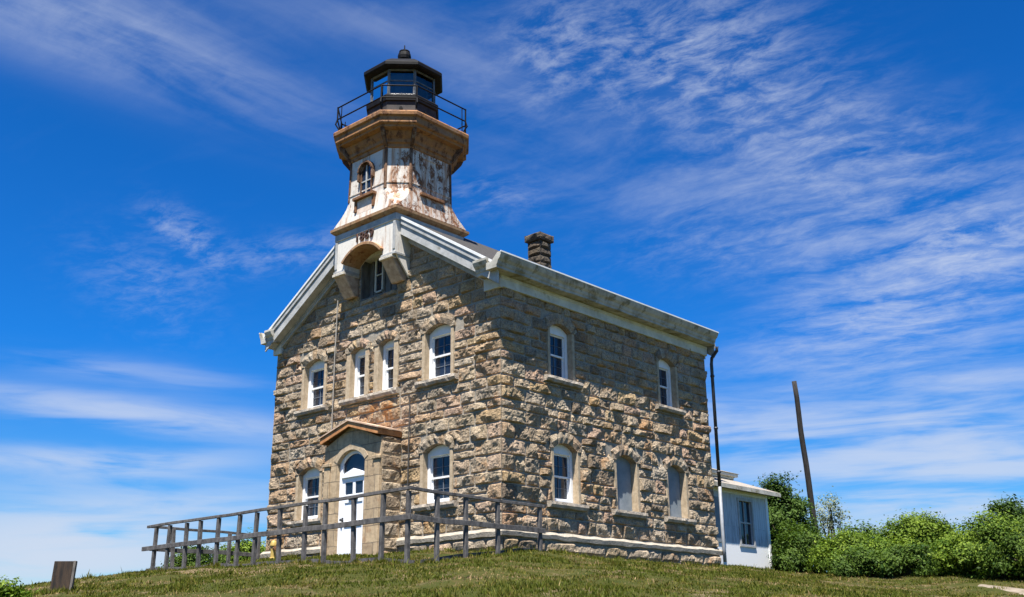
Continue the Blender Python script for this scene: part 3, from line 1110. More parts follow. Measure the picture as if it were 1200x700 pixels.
def window(fn, o, boarded=False, sign=1, seed=1, label=None):
    rec = -.20
    u0, u1 = o.u0, o.u1
    # stone dressings: jambs and arch ring
    jambs = []
    inn, _ = arc(u0, u1, o.zp, o.rise, 12, 0)
    for a, b in ((u0 - o.jamb, u0), (u1, u1 + o.jamb)):
        dr = MB()
        dr.prism([(a, o.zs), (b, o.zs), (b, o.zp), (a, o.zp)], fn, rec - .1, .022)
        jambs.append(dr)
    # voussoirs with rough faces: radial blocks of differing projection
    outp, (cu, cz, ro) = arc(u0, u1, o.zp, o.rise, 12, o.ring)
    rr = random.Random(seed)
    groups = [(0, 3), (3, 5), (5, 7), (7, 9), (9, 12)]
    lintel = MB()
    for g0, g1 in groups:
        pr = rr.uniform(.045, .085)
        cc = (rr.random(), rr.random() * .8, 0, 1)
        for i in range(g0, g1):
            q = [inn[i], inn[i + 1], outp[i + 1], outp[i]]
            m_ = [((q[0][0] + q[3][0]) / 2, (q[0][1] + q[3][1]) / 2), ((q[1][0] + q[2][0]) / 2, (q[1][1] + q[2][1]) / 2)]
            e0 = .03 if i == g0 else pr + .02 * noise.noise(Vector((i * 1.7, seed, 0)))
            e1 = .03 if i == g1 - 1 else pr + .02 * noise.noise(Vector(((i + 1) * 1.7, seed, 0)))
            vs = [fn(*q[0], rec - .1), fn(*q[1], rec - .1), fn(*q[0], .02), fn(*q[1], .02), fn(*m_[0], e0), fn(*m_[1], e1), fn(*q[3], .015), fn(*q[2], .015), fn(*q[3], -.06), fn(*q[2], -.06)]
            lintel.add(vs, [(0, 1, 3, 2), (2, 3, 5, 4), (4, 5, 7, 6), (6, 7, 9, 8)], cc)
    # the arch springs from flat seats beside the opening
    for i, s_ in ((0, -1), (12, 1)):
        a, b = inn[i], outp[i]
        far = (a[0] + s_ * (o.jamb + .05), o.zp)
        lintel.prism([a, far, (far[0], b[1]), b] if s_ < 0 else [a, b, (far[0], b[1]), far], fn, -.06, .04)
    fr = MB()
    f1 = rec + .05
    ct = .09                                    # casing width
    top = o.zp + .01
    fr.prism([(u0, o.zs), (u0 + ct, o.zs), (u0 + ct, top), (u0, top)], fn, rec - .06, f1)
    fr.prism([(u1 - ct, o.zs), (u1, o.zs), (u1, top), (u1 - ct, top)], fn, rec - .06, f1)
    arch2, _ = arc(u0, u1, o.zp, o.rise, 12, -.004)
    head = top - .10
    fr.prism([(u0 + ct, head), (u1 - ct, head), (u1 - ct, top)] + [p for p in arch2[::-1]] + [(u0 + ct, top)], fn, rec - .06, f1 - .003)
    fr.prism([(u0 + ct, o.zs), (u1 - ct, o.zs), (u1 - ct, o.zs + .075), (u0 + ct, o.zs + .075)], fn, rec - .06, f1 + .04)
    a, b = u0 + ct, u1 - ct
    z0, z1 = o.zs + .075, head
    zm = (z0 + z1) / 2 + .01
    if boarded:
        bd = MB()
        arch3, _ = arc(u0, u1, o.zp, o.rise, 12, -.006)
        bd.prism([(u0 + .006, o.zs + .004), (u1 - .006, o.zs + .004)] + arch3[::-1], fn, rec - .02, rec + .02)
        w = bd.build('boarded_window', M['ply'], house, bevel=.004)
        for dr in jambs:
            dr.build('stone_jamb', M['sandstone'], w, bevel=.008)
        lintel.build('stone_arch', M['stone'], w, attr='stone')
    else:
        w = fr.build('window', M['white_paint'], house, bevel=.006)
        for dr in jambs:
            dr.build('stone_jamb', M['sandstone'], w, bevel=.008)
        lintel.build('stone_arch', M['stone'], w, attr='stone')
        st = .035
        for (za, zb, dd) in ((zm - .02, z1, -.005), (z0, zm + .02, -.035)):
            d0, d1 = rec - .05 + dd, rec + dd
            sh = MB()
            mun = MB()
            sh.prism([(a, za), (a + st, za), (a + st, zb), (a, zb)], fn, d0, d1)
            sh.prism([(b - st, za), (b, za), (b, zb), (b - st, zb)], fn, d0, d1)
            sh.prism([(a + st, za), (b - st, za), (b - st, za + st + .01), (a + st, za + st + .01)], fn, d0, d1)
            sh.prism([(a + st, zb - st), (b - st, zb - st), (b - st, zb), (a + st, zb)], fn, d0, d1)
            if o.w > .7:
                c_ = (a + b) / 2
                mun.prism([(c_ - .009, za + st), (c_ + .009, za + st), (c_ + .009, zb - st), (c_ - .009, zb - st)], fn, d0 + .01, d1 - .006)
            zc = (za + zb) / 2
            mun.prism([(a + st, zc - .006), (b - st, zc - .006), (b - st, zc + .006), (a + st, zc + .006)], fn, d0 + .01, d1 - .009)
            so_ = sh.build('sash', M['white_paint'], w)
            mun.build('glazing_bars', M['bars'], w)
        gl = MB()
        for za, zb, dd in ((zm, z1, -.03), (z0, zm, -.06)):
            gl.add([fn(a, za, rec + dd), fn(b, za, rec + dd), fn(b, zb, rec + dd), fn(a, zb, rec + dd)], [(0, 1, 2, 3)])
        gl.build('glass', M['glass'], w)
    return w


for k, o in enumerate(front_open):
    w = window(FRONT, o, seed=k + 1)
    if k in (0, 1, 2, 3):
        s = MB()
        sill_block(s, FRONT, o.u0 - .26, o.u1 + .26, o.zs - .18, o.zs - .003, -.33, .13, k)
        s.build('sill', M['sill_stone'], w)
s = MB()
sill_block(s, FRONT, 4.15 - .55, 5.32 + .62, 3.97 - .18, 3.967, -.33, .13, 9)
s.build('shared_sill', M['sill_stone'], house)
for k, o in enumerate(right_open):
    w = window(RIGHT, o, boarded=k in (1, 2), seed=k + 11)
    s = MB()
    sill_block(s, RIGHT, o.u0 - .27, o.u1 + .27, o.zs - .18, o.zs - .003, -.33, .14, k + 20)
    s.build('sill', M['sill_stone'], w)

# ---- foundation and water table
fz = [-.95, -.66, -.37, -.08]
fd = MB()
sf = MB()
for fn, wd, seed, stp, flip in ((FRONT, W + .0, 31, .06, True), (RIGHT, L, 32, .06, False), (LEFT, L, 33, .2, True), (BACK, W, 34, .2, False)):
    off = (lambda f: (lambda u, z, d: f(u, z, d + .06)))(fn)
    stones(sf, off, wd, [], [(3.2, 6.0, -2, 1)] if fn is FRONT else [], seed, (True, True), .6, 1.4, False, stp, flip, zlist=fz, ztop=5, relief=.75)
fd.box(-W - .03, .03, -.03, L + .03, -1.0, -.03)
fo = fd.build('foundation', M['mortar'], house)
sf.build('foundation_stones', M['stone'], fo, attr='stone', recalc=False)
wt = MB()
P = [(-.03, -.06), (.10, -.06), (.115, .04), (.05, .11), (-.03, .11)]
nseg = 60


def ring_band(mb, prof, wob=.012):
    """profile (d, z) swept round the rectangular plan, mitred at the corners"""
    cs = [(0, 0, 1, -1), (0, L, 1, 1), (-W, L, -1, 1), (-W, 0, -1, -1)]
    rings = []
    for k in range(4):
        x0, y0, sx, sy = cs[k]
        x1, y1, tx, ty = cs[(k + 1) % 4]
        for i in range(nseg):
            t = i / nseg
            rg = []
            for d, z in prof:
                ax, ay = x0 + sx * d, y0 + sy * d
                bx, by = x1 + tx * d, y1 + ty * d
                px_, py_ = ax + (bx - ax) * t, ay + (by - ay) * t
                rg.append((px_, py_, z + (wob * noise.noise(Vector((px_ * 3, py_ * 3, z * 5))))))
            rings.append(rg)
    rings.append(rings[0])
    mb.rings(rings, cap=False)


ring_band(wt, P, .03)
wt.build('water_table', M['ledge'], house)

# ---- roof, cornices and rakes
rf = MB()
th = .09
Y0, Y1 = -.38, L + .18
for s_ in (-1, 1):
    xe = CX + s_ * (W / 2 + (.30 if s_ > 0 else .14))
    a, b = (CX, roof_z(CX)), (xe, roof_z(xe))
    vs = []
    for y in (Y0, Y1):
        vs += [(a[0], y, a[1]), (b[0], y, b[1]), (b[0], y, b[1] + th), (a[0], y, a[1] + th)]
    rf.add(vs, [(0, 1, 2, 3), (7, 6, 5, 4), (0, 4, 5, 1), (1, 5, 6, 2), (2, 6, 7, 3)])
roof = rf.build('roof', M['shingle_roof'], house)

for s_ in (1, -1):
    eave = MB()
    fr_ = MB()
    gut = MB()
    X = (lambda d: d) if s_ > 0 else (lambda d: -W - d * .68)
    ya, yb = (-.56 if s_ > 0 else -.45), L + .03
    prof = [(.05, 6.15), (.39, 6.15), (.395, 6.21), (.42, 6.24), (.44, 6.31), (.50, 6.37), (.545, 6.46), (.545, 6.52), (.42, 6.52), (.22, 6.33), (.05, 6.33)]
    ny_ = 40
    rings = []
    for i in range(ny_ + 1):
        y = ya + (yb - ya) * i / ny_
        w1 = .02 * noise.noise(Vector((y * .9, s_, 0))) + (.008 if int(y / 2.3) % 2 else 0)
        rings.append([(X(d), y, z + w1) for d, z in prof])
    eave.rings(rings)
    # short return round the corner of the gable wall
    rings = []
    for i in range(6):
        xx = .02 - .46 * i / 5
        rings.append([(X(xx), -d + .02, z - .012 + (.05 if d > .3 else 0) * 0) for d, z in prof])
    eave.rings(rings)
    fr_.box(X(.03), X(.105), -.10, L + .02, 5.86, 6.148)
    fr_.box(X(.03), X(.125), -.11, L + .021, 6.07, 6.147)
    fr_.box(X(.104), X(-.45), -.12, -.02, 5.83, 6.146)
    gut.box(X(.535), X(.56), ya - .01, yb + .01, 6.50, 6.535)
    eo = eave.build('eave_cornice', M['trim'], house, bevel=.004)
    fr_.build('frieze_board', M['frieze'], eo, bevel=.006)
    gut.build('roof_edge', M['metal_flash'], eo)
# bed mould under the soffit, small blocks would be invisible at this size: one moulding
def sloped(mb, s_, y0, y1, lo, hi, xa, xb):
    """board along the gable slope: from xa to xb metres off the centre line, lo/hi under the roof underside"""
    a, b = CX + s_ * xa, CX + s_ * xb
    mb.hull([(a, y0, roof_z(a) + lo), (a, y0, roof_z(a) + hi), (b, y0, roof_z(b) + lo), (b, y0, roof_z(b) + hi),
             (a, y1, roof_z(a) + lo), (a, y1, roof_z(a) + hi), (b, y1, roof_z(b) + lo), (b, y1, roof_z(b) + hi)])


for s_ in (-1, 1):
    for (y0, y1, rev) in ((-.38, -.34, 0), (L + .14, L + .18, 1)):
        rk = MB()
        oh = .30 if s_ > 0 else .14
        sloped(rk, s_, y0, y1, -.40, -.003, 0, W / 2 + oh - .02)
        yy = y0 - .035 if not rev else y1 + .035
        sloped(rk, s_, min(yy, y0 if not rev else y1), max(yy, y0 if not rev else y1), -.10, .05, 0, W / 2 + oh)
        if not rev:
            sloped(rk, s_, -.338, -.02, -.385, -.36, .02, W / 2 + .02)
        ro = rk.build('rake_cornice', M['grey_trim'], house, bevel=.004)
        rfz = MB()
        if not rev:
            sloped(rfz, s_, -.105, .0, -.56, -.388, .02, W / 2 - .01)
            sloped(rfz, s_, -.13, -.02, -.45, -.389, .02, W / 2 - .01)
        else:
            sloped(rfz, s_, L + .02, L + .1, -.60, -.228, .02, W / 2 - .01)
        rfz.build('rake_frieze', M['grey_trim'], ro, bevel=.005)
        if not rev:
            rtop = MB()
            sloped(rtop, s_, -.44, -.38, .052, .125, 0, W / 2 + oh + .02)
            rtop.build('roof_edge', M['metal_flash'], ro)

# chimney of rough stone with a wider cap
ch = MB()
chx, chy, chs = -3.2, 5.25, .25
zz = [8.1, 8.38, 8.62, 8.86, 9.10, 9.32]
for f_, org in (((lambda u, z, d: (chx - chs + u, chy - chs - d, z)), 1), ((lambda u, z, d: (chx + chs + d, chy - chs + u, z)), 2),
                ((lambda u, z, d: (chx + chs - u, chy + chs + d, z)), 3), ((lambda u, z, d: (chx - chs - d, chy + chs - u, z)), 4)):
    stones(ch, f_, 2 * chs, [], [], 40 + org, (True, True), .25, .5, False, .05, False, zlist=zz, ztop=20, relief=.8)
    off = (lambda f: (lambda u, z, d: f(u * (2 * chs + .14) / (2 * chs) - .07, z, d + .07)))(f_)
    stones(ch, off, 2 * chs, [], [], 50 + org, (True, True), .3, .7, False, .05, False, zlist=[9.34, 9.58], ztop=20, relief=.6)
cb = MB()
cb.box(chx - chs + .02, chx + chs - .02, chy - chs + .02, chy + chs - .02, 8.0, 9.36)
cb.box(chx - chs - .05, chx + chs + .05, chy - chs - .05, chy + chs + .05, 9.345, 9.57)
co = cb.build('chimney', M['sooty_stone'], roof)
ch2 = ch.build('chimney_stones', M['sooty_stone'], roof, attr='stone', recalc=False)

# downspout at the far corner of the side wall
dp = MB()
dp.tube([(.46, 9.2, 6.1), (.43, 9.22, 5.98), (.22, 9.24, 5.78), (.19, 9.25, 5.6), (.17, 9.25, 1.9)], .052, 8)
for z in (5.2, 3.6, 2.3):
    dp.tube([(.17 + .004 * z, 9.25, z), (.17 + .004 * z, 9.25, z + .06)], .066, 8)
do = dp.build('downspout', M['pipe_dark'], house, smooth=True)
dp = MB()
dp.tube([(.172, 9.25, 1.94), (.16, 9.25, .2), (.17, 9.25, -.25)], .050, 8)
dp.build('lower_pipe', M['pipe_pale'], do, smooth=True)
# conduits on the gable wall
cbm = MB()
cbm.tube([(-3.06, -.12, 3.6), (-3.06, -.125, 2.2), (-3.07, -.12, .9), (-3.06, -.15, -.3)], .016, 6)
cbm.build('cable', M['cable'], house)
cbm = MB()
cbm.tube([(-6.20, -.10, 6.9), (-6.21, -.115, 5.2), (-6.20, -.115, 3.2)], .018, 6)
cbm.build('cable', M['cable_pale'], house)

# ---- attic recess behind the bay
at = MB()
u0, u1, z0, z1 = ATTIC
at.box(-u0, -u0 - .02, 0.0, .40, z0, z1)
at.box(-u1, -u1 + .02, 0.0, .40, z0, z1)
at.box(-u1, -u0, .0, .40, z0 - .02, z0 + .02)
at.box(-u1 - .02, -u0 + .02, .30, .36, z0, z1 + .3)
for k in range(6):
    xx = -u1 + .12 + k * .245
    at.box(xx, xx + .10, .265, .302, z0 + .03, z1 + .2)
aw = at.build('attic_recess', M['louvre_panel'], house)
aw2 = MB()
for a_, b_, c_, d_ in ((-4.98, -4.92, 6.95, 7.95), (-4.68, -4.63, 6.95, 7.95), (-4.92, -4.68, 6.9, 6.95), (-4.92, -4.68, 7.90, 7.95), (-4.92, -4.68, 7.40, 7.43)):
    aw2.box(a_, b_, .20, .262, c_, d_)
aw2.build('attic_window', M['frieze'], aw, bevel=.005)
ag = MB()
ag.box(-4.92, -4.68, .235, .255, 6.94, 7.88)
ag.build('attic_glass', M['glass'], aw)

# ---- entrance porch
px0, px1, pe = -PORCH[1], -PORCH[0], .66
pb = MB()
PF = lambda u, z, d: (-u, -pe - d, z)
du0, du1 = 4.10, 5.20
ins, _ = arc(du0, du1, 2.08, .30, 12, 0)
# front slab with an arched doorway; its top follows the hood
ztop = lambda u: 3.02 - .42 * abs(u - 4.6)
for a, b in ((PORCH[0], du0), (du1, PORCH[1])):
    pb.prism([(a, -.6), (b, -.6), (b, 2.08), (a, 2.08)], PF, -pe + .0, 0)
outl = [(PORCH[0], 2.08), (du0, 2.08)] + ins[1:-1] + [(du1, 2.08), (PORCH[1], 2.08), (PORCH[1], ztop(PORCH[1])), (4.6, ztop(4.6)), (PORCH[0], ztop(PORCH[0]))]
# split at the crown so that both halves stay simple polygons
half = len(ins) // 2
lft = [(PORCH[0], 2.08)] + ins[:half + 1] + [(ins[half][0], ztop(ins[half][0])), (PORCH[0], ztop(PORCH[0]))]
rgt = ins[half:] + [(PORCH[1], 2.08), (PORCH[1], ztop(PORCH[1])), (ins[half][0], ztop(ins[half][0]))]
pb.prism(lft, PF, -pe, 0)
pb.prism(rgt, PF, -pe, 0)
porch = pb.build('entrance_porch', M['ashlar'], house)
# dressed pilasters and impost proud of the front
for a, b in ((PORCH[0] + .02, PORCH[0] + .26), (PORCH[1] - .26, PORCH[1] - .02)):
    pp = MB()
    pp.prism([(a, -.6), (b, -.6), (b, 2.02), (a, 2.02)], PF, 0.002, .035)
    pp.prism([(a - .03, 2.022), (b + .03, 2.022), (b + .03, 2.12), (a - .03, 2.12)], PF, 0.002, .07)
    pp.build('pilaster', M['ashlar'], porch, bevel=.012)
aring = MB()
outp, _ = arc(du0, du1, 2.08, .30, 12, .16)
aring.strip(ins, outp, PF, .001, .014)
aring.build('door_arch', M['sandstone'], porch, bevel=.008)
# rough side faces
ps = MB()
PS = lambda u, z, d: (px1 + d, -pe + u, z)
PS2 = lambda u, z, d: (px0 - d, -pe + u, z)
stones(ps, PS, pe, [], [], 61, (False, False), .3, .66, False, .045, False, zlist=[-.5, -.2, .13, .48, .80, 1.15, 1.48, 1.8, 2.15, 2.5, 2.62], ztop=9, relief=.6)
ps2 = MB()
stones(ps2, PS2, pe, [], [], 62, (False, False), .3, .66, False, .08, True, zlist=[-.5, -.2, .13, .48, .80, 1.15, 1.48, 1.8, 2.15, 2.5, 2.62], ztop=9, relief=.6)
ps.build('porch_stones', M['stone'], porch, attr='stone', recalc=False)
ps2.build('porch_stones', M['stone'], porch, attr='stone', recalc=False)
# hood: shallow gabled roof with orange fascia boards
hb = MB()
hr = MB()
hw, hy0, hy1 = 1.16, -pe - .17, -.01
hz = lambda t: 3.16 - .40 * abs(t) / hw * hw * .82
for s_ in (-1, 1):
    e_ = CX - .05 + s_ * hw
    c_ = CX - .05
    zc, ze = 3.07, 2.72
    # fascia along the side eave
    hb.hull([(e_, hy0, ze - .09), (e_, hy0, ze + .05), (e_ - s_ * .04, hy0, ze - .09), (e_ - s_ * .04, hy0, ze + .05),
             (e_, hy1, ze - .09), (e_, hy1, ze + .05), (e_ - s_ * .04, hy1, ze - .09), (e_ - s_ * .04, hy1, ze + .05)])
    # front barge board
    i_ = e_ - s_ * .041
    hb.hull([(c_, hy0, zc - .11), (c_, hy0, zc + .03), (i_, hy0, ze - .09), (i_, hy0, ze + .05), (c_, hy0 + .04, zc - .11), (c_, hy0 + .04, zc + .03), (i_, hy0 + .04, ze - .09), (i_, hy0 + .04, ze + .05)])
    hr.hull([(c_, hy0 - .03, zc + .032), (c_, hy0 - .03, zc + .07), (e_ + s_ * .03, hy0 - .03, ze + .052), (e_ + s_ * .03, hy0 - .03, ze + .085),
             (c_, hy1, zc + .032), (c_, hy1, zc + .07), (e_ + s_ * .03, hy1, ze + .052), (e_ + s_ * .03, hy1, ze + .085)])
hbo = hb.build('porch_hood', M['copper'], house, bevel=.006)
hr.build('hood_roof', M['hood_roof'], hbo)

# ---- door
dr = MB()
rd = -.10
DF = lambda u, z, d: (-u, -pe - d, z)
fr2, _ = arc(du0 + .001, du1 - .001, 2.08, .299, 12, 0)
dz0 = -.32
# frame: jambs, arched head, transom
dr.prism([(du0, dz0), (du0 + .10, dz0), (du0 + .10, 2.08), (du0, 2.08)], DF, rd - .08, rd)
dr.prism([(du1 - .10, dz0), (du1, dz0), (du1, 2.08), (du1 - .10, 2.08)], DF, rd - .08, rd)
in2, _ = arc(du0 + .10, du1 - .10, 2.08, .22, 12, 0)
dr.strip(in2, fr2, DF, rd - .08, rd)
dr.prism([(du0 + .10, 1.70), (du1 - .10, 1.70), (du1 - .10, 1.79), (du0 + .10, 1.79)], DF, rd - .08, rd + .02)
# leaf with rails, stiles and set-back panels
a, b = du0 + .10, du1 - .10
mid = (a + b) / 2
st = .10
lo_, hi_ = dz0, 1.70
rails = [(lo_, lo_ + .22), (.46, .60), (1.06, 1.27), (1.58, hi_)]
for z0_, z1_ in rails:
    dr.prism([(a, z0_), (b, z0_), (b, z1_), (a, z1_)], DF, rd - .075, rd - .03)
for u_, v_ in ((a, a + st), (mid - st / 2, mid + st / 2), (b - st, b)):
    for (zA, zB) in ((rails[0][1], rails[1][0]), (rails[1][1], rails[2][0]), (rails[2][1], rails[3][0])):
        dr.prism([(u_, zA), (v_, zA), (v_, zB), (u_, zB)], DF, rd - .075, rd - .03)
door = dr.build('door', M['door_paint'], house, bevel=.005)
for (zA, zB) in ((rails[0][1], rails[1][0]), (rails[1][1], rails[2][0])):
    for u_, v_ in ((a + st, mid - st / 2), (mid + st / 2, b - st)):
        pn = MB()
        pn.prism([(u_, zA), (v_, zA), (v_, zB), (u_, zB)], DF, rd - .07, rd - .05)
        pn.build('panel', M['door_paint'], door, bevel=.004)
pn = MB()
pn.prism([(a + .03, 1.795), (b - .03, 1.795), (mid, 1.92)], DF, rd - .05, rd + .015)
pn.build('pediment', M['door_paint'], door, bevel=.004)
tg = MB()
tg.add([DF(u, z, rd - .055) for u, z in [(du0 + .1, 1.79), (du1 - .1, 1.79)] + in2[::-1]], [tuple(range(15))])
tg.build('fanlight', M['glass'], door)
for u_, v_ in ((a + st, mid - st / 2), (mid + st / 2, b - st)):
    lg = MB()
    lg.prism([(u_, rails[2][1]), (v_, rails[2][1]), (v_, rails[3][0]), (u_, rails[3][0])], DF, rd - .07, rd - .052)
    lg.build('door_light', M['glass'], door)
hd = MB()
hd.prism([(b - .075, .50), (b - .025, .50), (b - .025, .70), (b - .075, .70)], DF, rd - .029, rd - .012)
hd.tube([DF(b - .05, .64, rd - .03), DF(b - .05, .64, rd + .06)], .032, 8)
hd.prism([(mid - .18, 1.12), (mid - .06, 1.12), (mid - .06, 1.15), (mid - .18, 1.15)], DF, rd - .029, rd - .01)
hd.prism([(mid + .06, 1.12), (mid + .18, 1.12), (mid + .18, 1.15), (mid + .06, 1.15)], DF, rd - .029, rd - .01)
hd.build('handle', M['black_iron'], door)

# ---- tower: square base (bay) carried on brackets
bx0, bx1, by0, by1 = AX - 1.27, AX + 1.27, AY - 1.27, AY + 1.27
BF = lambda u, z, d: (-u, by0 - d, z)
tb = MB()
ub0, ub1 = -bx1, -bx0
ao0, ao1 = 3.80, 5.40           # arch opening
zb = 7.46
ins, _ = arc(ao0, ao1, 7.66, .36, 14, 0)
tz = 8.62
half = len(ins) // 2
cxm = ins[half][0]
tb.prism([(ub0, zb), (ao0, zb)] + ins[:half + 1] + [(cxm, tz), (ub0, tz)], BF, -(-by0), 0)
tb.prism(ins[half:] + [(ao1, zb), (ub1, zb), (ub1, tz), (cxm, tz)], BF, -(-by0), 0)
tb.box(bx0, bx1, .001, by1, 7.9, tz)
base = tb.build('tower_base', M['bay_white'], house)
# projecting hood over the arch
ah = MB()
hin, _ = arc(ao0, ao1, 7.66, .36, 14, -.012)
hout, _ = arc(ao0, ao1, 7.66, .36, 14, .07)
ah.strip(hin, hout, BF, -.53, .10)
ah.build('bay_arch', M['cornice_rust'], base, bevel=.008)
# corner boards and skirting of the bay
cbd = MB()
for a, b in ((ub0 - .0, ub0 + .10), (ub1 - .10, ub1)):
    cbd.prism([(a, zb + .14), (b, zb + .14), (b, tz - .2), (a, tz - .2)], BF, .001, .02)
for a, b in ((ub0 - .02, ao0 + .03), (ao1 - .03, ub1 + .02)):
    cbd.prism([(a, zb - .005), (b, zb - .005), (b, zb + .06), (a, zb + .06)], BF, -.5, .035)
cbd.prism([(ub0 - .015, tz - .19), (ub1 + .015, tz - .19), (ub1 + .015, tz), (ub0 - .015, tz)], BF, .001, .03)
cbd.box(bx1 + .001, bx1 + .03, by0 - .03, by1, tz - .19, tz)
cbd.build('bay_trim', M['grey_trim'], base, bevel=.005)
# stone brackets
for uc in (3.62, 5.62):
    bk = MB()
    w2 = .235
    prof = [(0.02, 6.84), (.16, 6.82), (.30, 7.02), (.42, 7.20), (.55, 7.38), (.55, 7.45), (0.02, 7.45)]
    vs = [(-uc - w2, -d, z) for d, z in prof] + [(-uc + w2, -d, z) for d, z in prof]
    n_ = len(prof)
    bk.add(vs, [tuple(range(n_)), tuple(range(2 * n_ - 1, n_ - 1, -1))] + [(i, i + n_, (i + 1) % n_ + n_, (i + 1) % n_) for i in range(n_)])
    bko = bk.build('bracket', M['brown_stone'], base, bevel=.02)
    cp = MB()
    cp.box(-uc - w2 - .02, -uc + w2 + .02, -.60, -.02, 7.375, 7.452)
    cp.build('bracket_cap', M['pale_stone'], base, bevel=.01)
# white returns of the bay down to the brackets
for xx, s_ in ((bx1, -1), (bx0, 1)):
    sd = MB()
    sd.hull([(xx, -.02, 6.9), (xx, by0 + .02, 7.5), (xx, -.02, 7.5), (xx + s_ * .05, -.02, 6.9), (xx + s_ * .05, by0 + .02, 7.5), (xx + s_ * .05, -.02, 7.5)])
    sd.build('bay_cheek', M['bay_white'], base)
# numerals 1869
cu_ = bpy.data.curves.new('date_numerals', 'FONT')
cu_.body = '1869'
cu_.size = .36
cu_.extrude = .02
cu_.offset = .005
cu_.align_x = 'CENTER'
cu_.space_character = 1.12
to = bpy.data.objects.new('date_source', cu_)
col.objects.link(to)
bpy.context.view_layer.update()
tm = bpy.data.meshes.new_from_object(to.evaluated_get(bpy.context.evaluated_depsgraph_get()))
bpy.data.objects.remove(to)
tm.materials.clear()
tm.materials.append(M['numeral'])
dn = bpy.data.objects.new('date_numerals', tm)
col.objects.link(dn)
dn.rotation_euler = (R(90), 0, 0)
dn.location = (AX, by0 - .03, 8.185)
dn.scale = (1, .95, 1)
attach(dn, base)


# ---- octagonal (chamfered square) rings
def oct_ring(h, ch_, z):
    k = h - ch_
    return [(AX + a, AY + b, z) for a, b in ((-k, -h), (k, -h), (h, -k), (h, k), (k, h), (-k, h), (-h, k), (-h, -k))]


def sq_ring(h, z):
    return oct_ring(h, .012, z)


tc_ = MB()
tc_.rings([sq_ring(1.28, 8.621), sq_ring(1.34, 8.66), sq_ring(1.40, 8.72), sq_ring(1.405, 8.79), sq_ring(1.33, 8.83), sq_ring(1.2, 8.84)])
tc_.build('base_cornice', M['cornice_rust'], house)
sh = MB()
sh.rings([oct_ring(1.345, .02, 8.835), oct_ring(1.335, .10, 8.92), oct_ring(1.31, .30, 9.12), oct_ring(1.285, .43, 9.32), oct_ring(1.27, .50, 9.5), oct_ring(1.255, .50, 10.4), oct_ring(1.25, .50, 11.0)])
shaft = sh.build('tower_shaft', M['tower_white'], house, bevel=.01)
# corner pilasters and belt joints
for z0_, z1_, h0, h1 in ((9.5, 10.84, 1.27, 1.252),):
    a = oct_ring(h0 + .004, .50, z0_)
    b = oct_ring(h1 + .004, .50, z1_)
    for i in range(8):
        c_ = Vector((AX, AY, 0))
        pa, pb_ = Vector(a[i]), Vector(b[i])
        out = Vector((pa.x - AX, pa.y - AY, 0)).normalized()
        tp = MB()
        for nb in ((i + 1) % 8, (i - 1) % 8):
            da = (Vector(a[nb]) - pa).normalized()
            db = (Vector(b[nb]) - pb_).normalized()
            w_ = .05
            q = [pa, pa + da * w_, pb_ + db * w_, pb_]
            tp.add([v - out * .02 for v in q] + [v + out * .022 for v in q], [(0, 1, 2, 3), (4, 5, 6, 7), (0, 4, 5, 1), (1, 5, 6, 2), (2, 6, 7, 3), (3, 7, 4, 0)])
        tp.build('corner_strip', M['hood_brown'], shaft)
belt = MB()
belt.rings([oct_ring(1.262, .502, 9.66), oct_ring(1.285, .506, 9.665), oct_ring(1.285, .506, 9.70), oct_ring(1.262, .502, 9.705)], cap=False)
belt.build('belt_course', M['tower_white'], shaft)


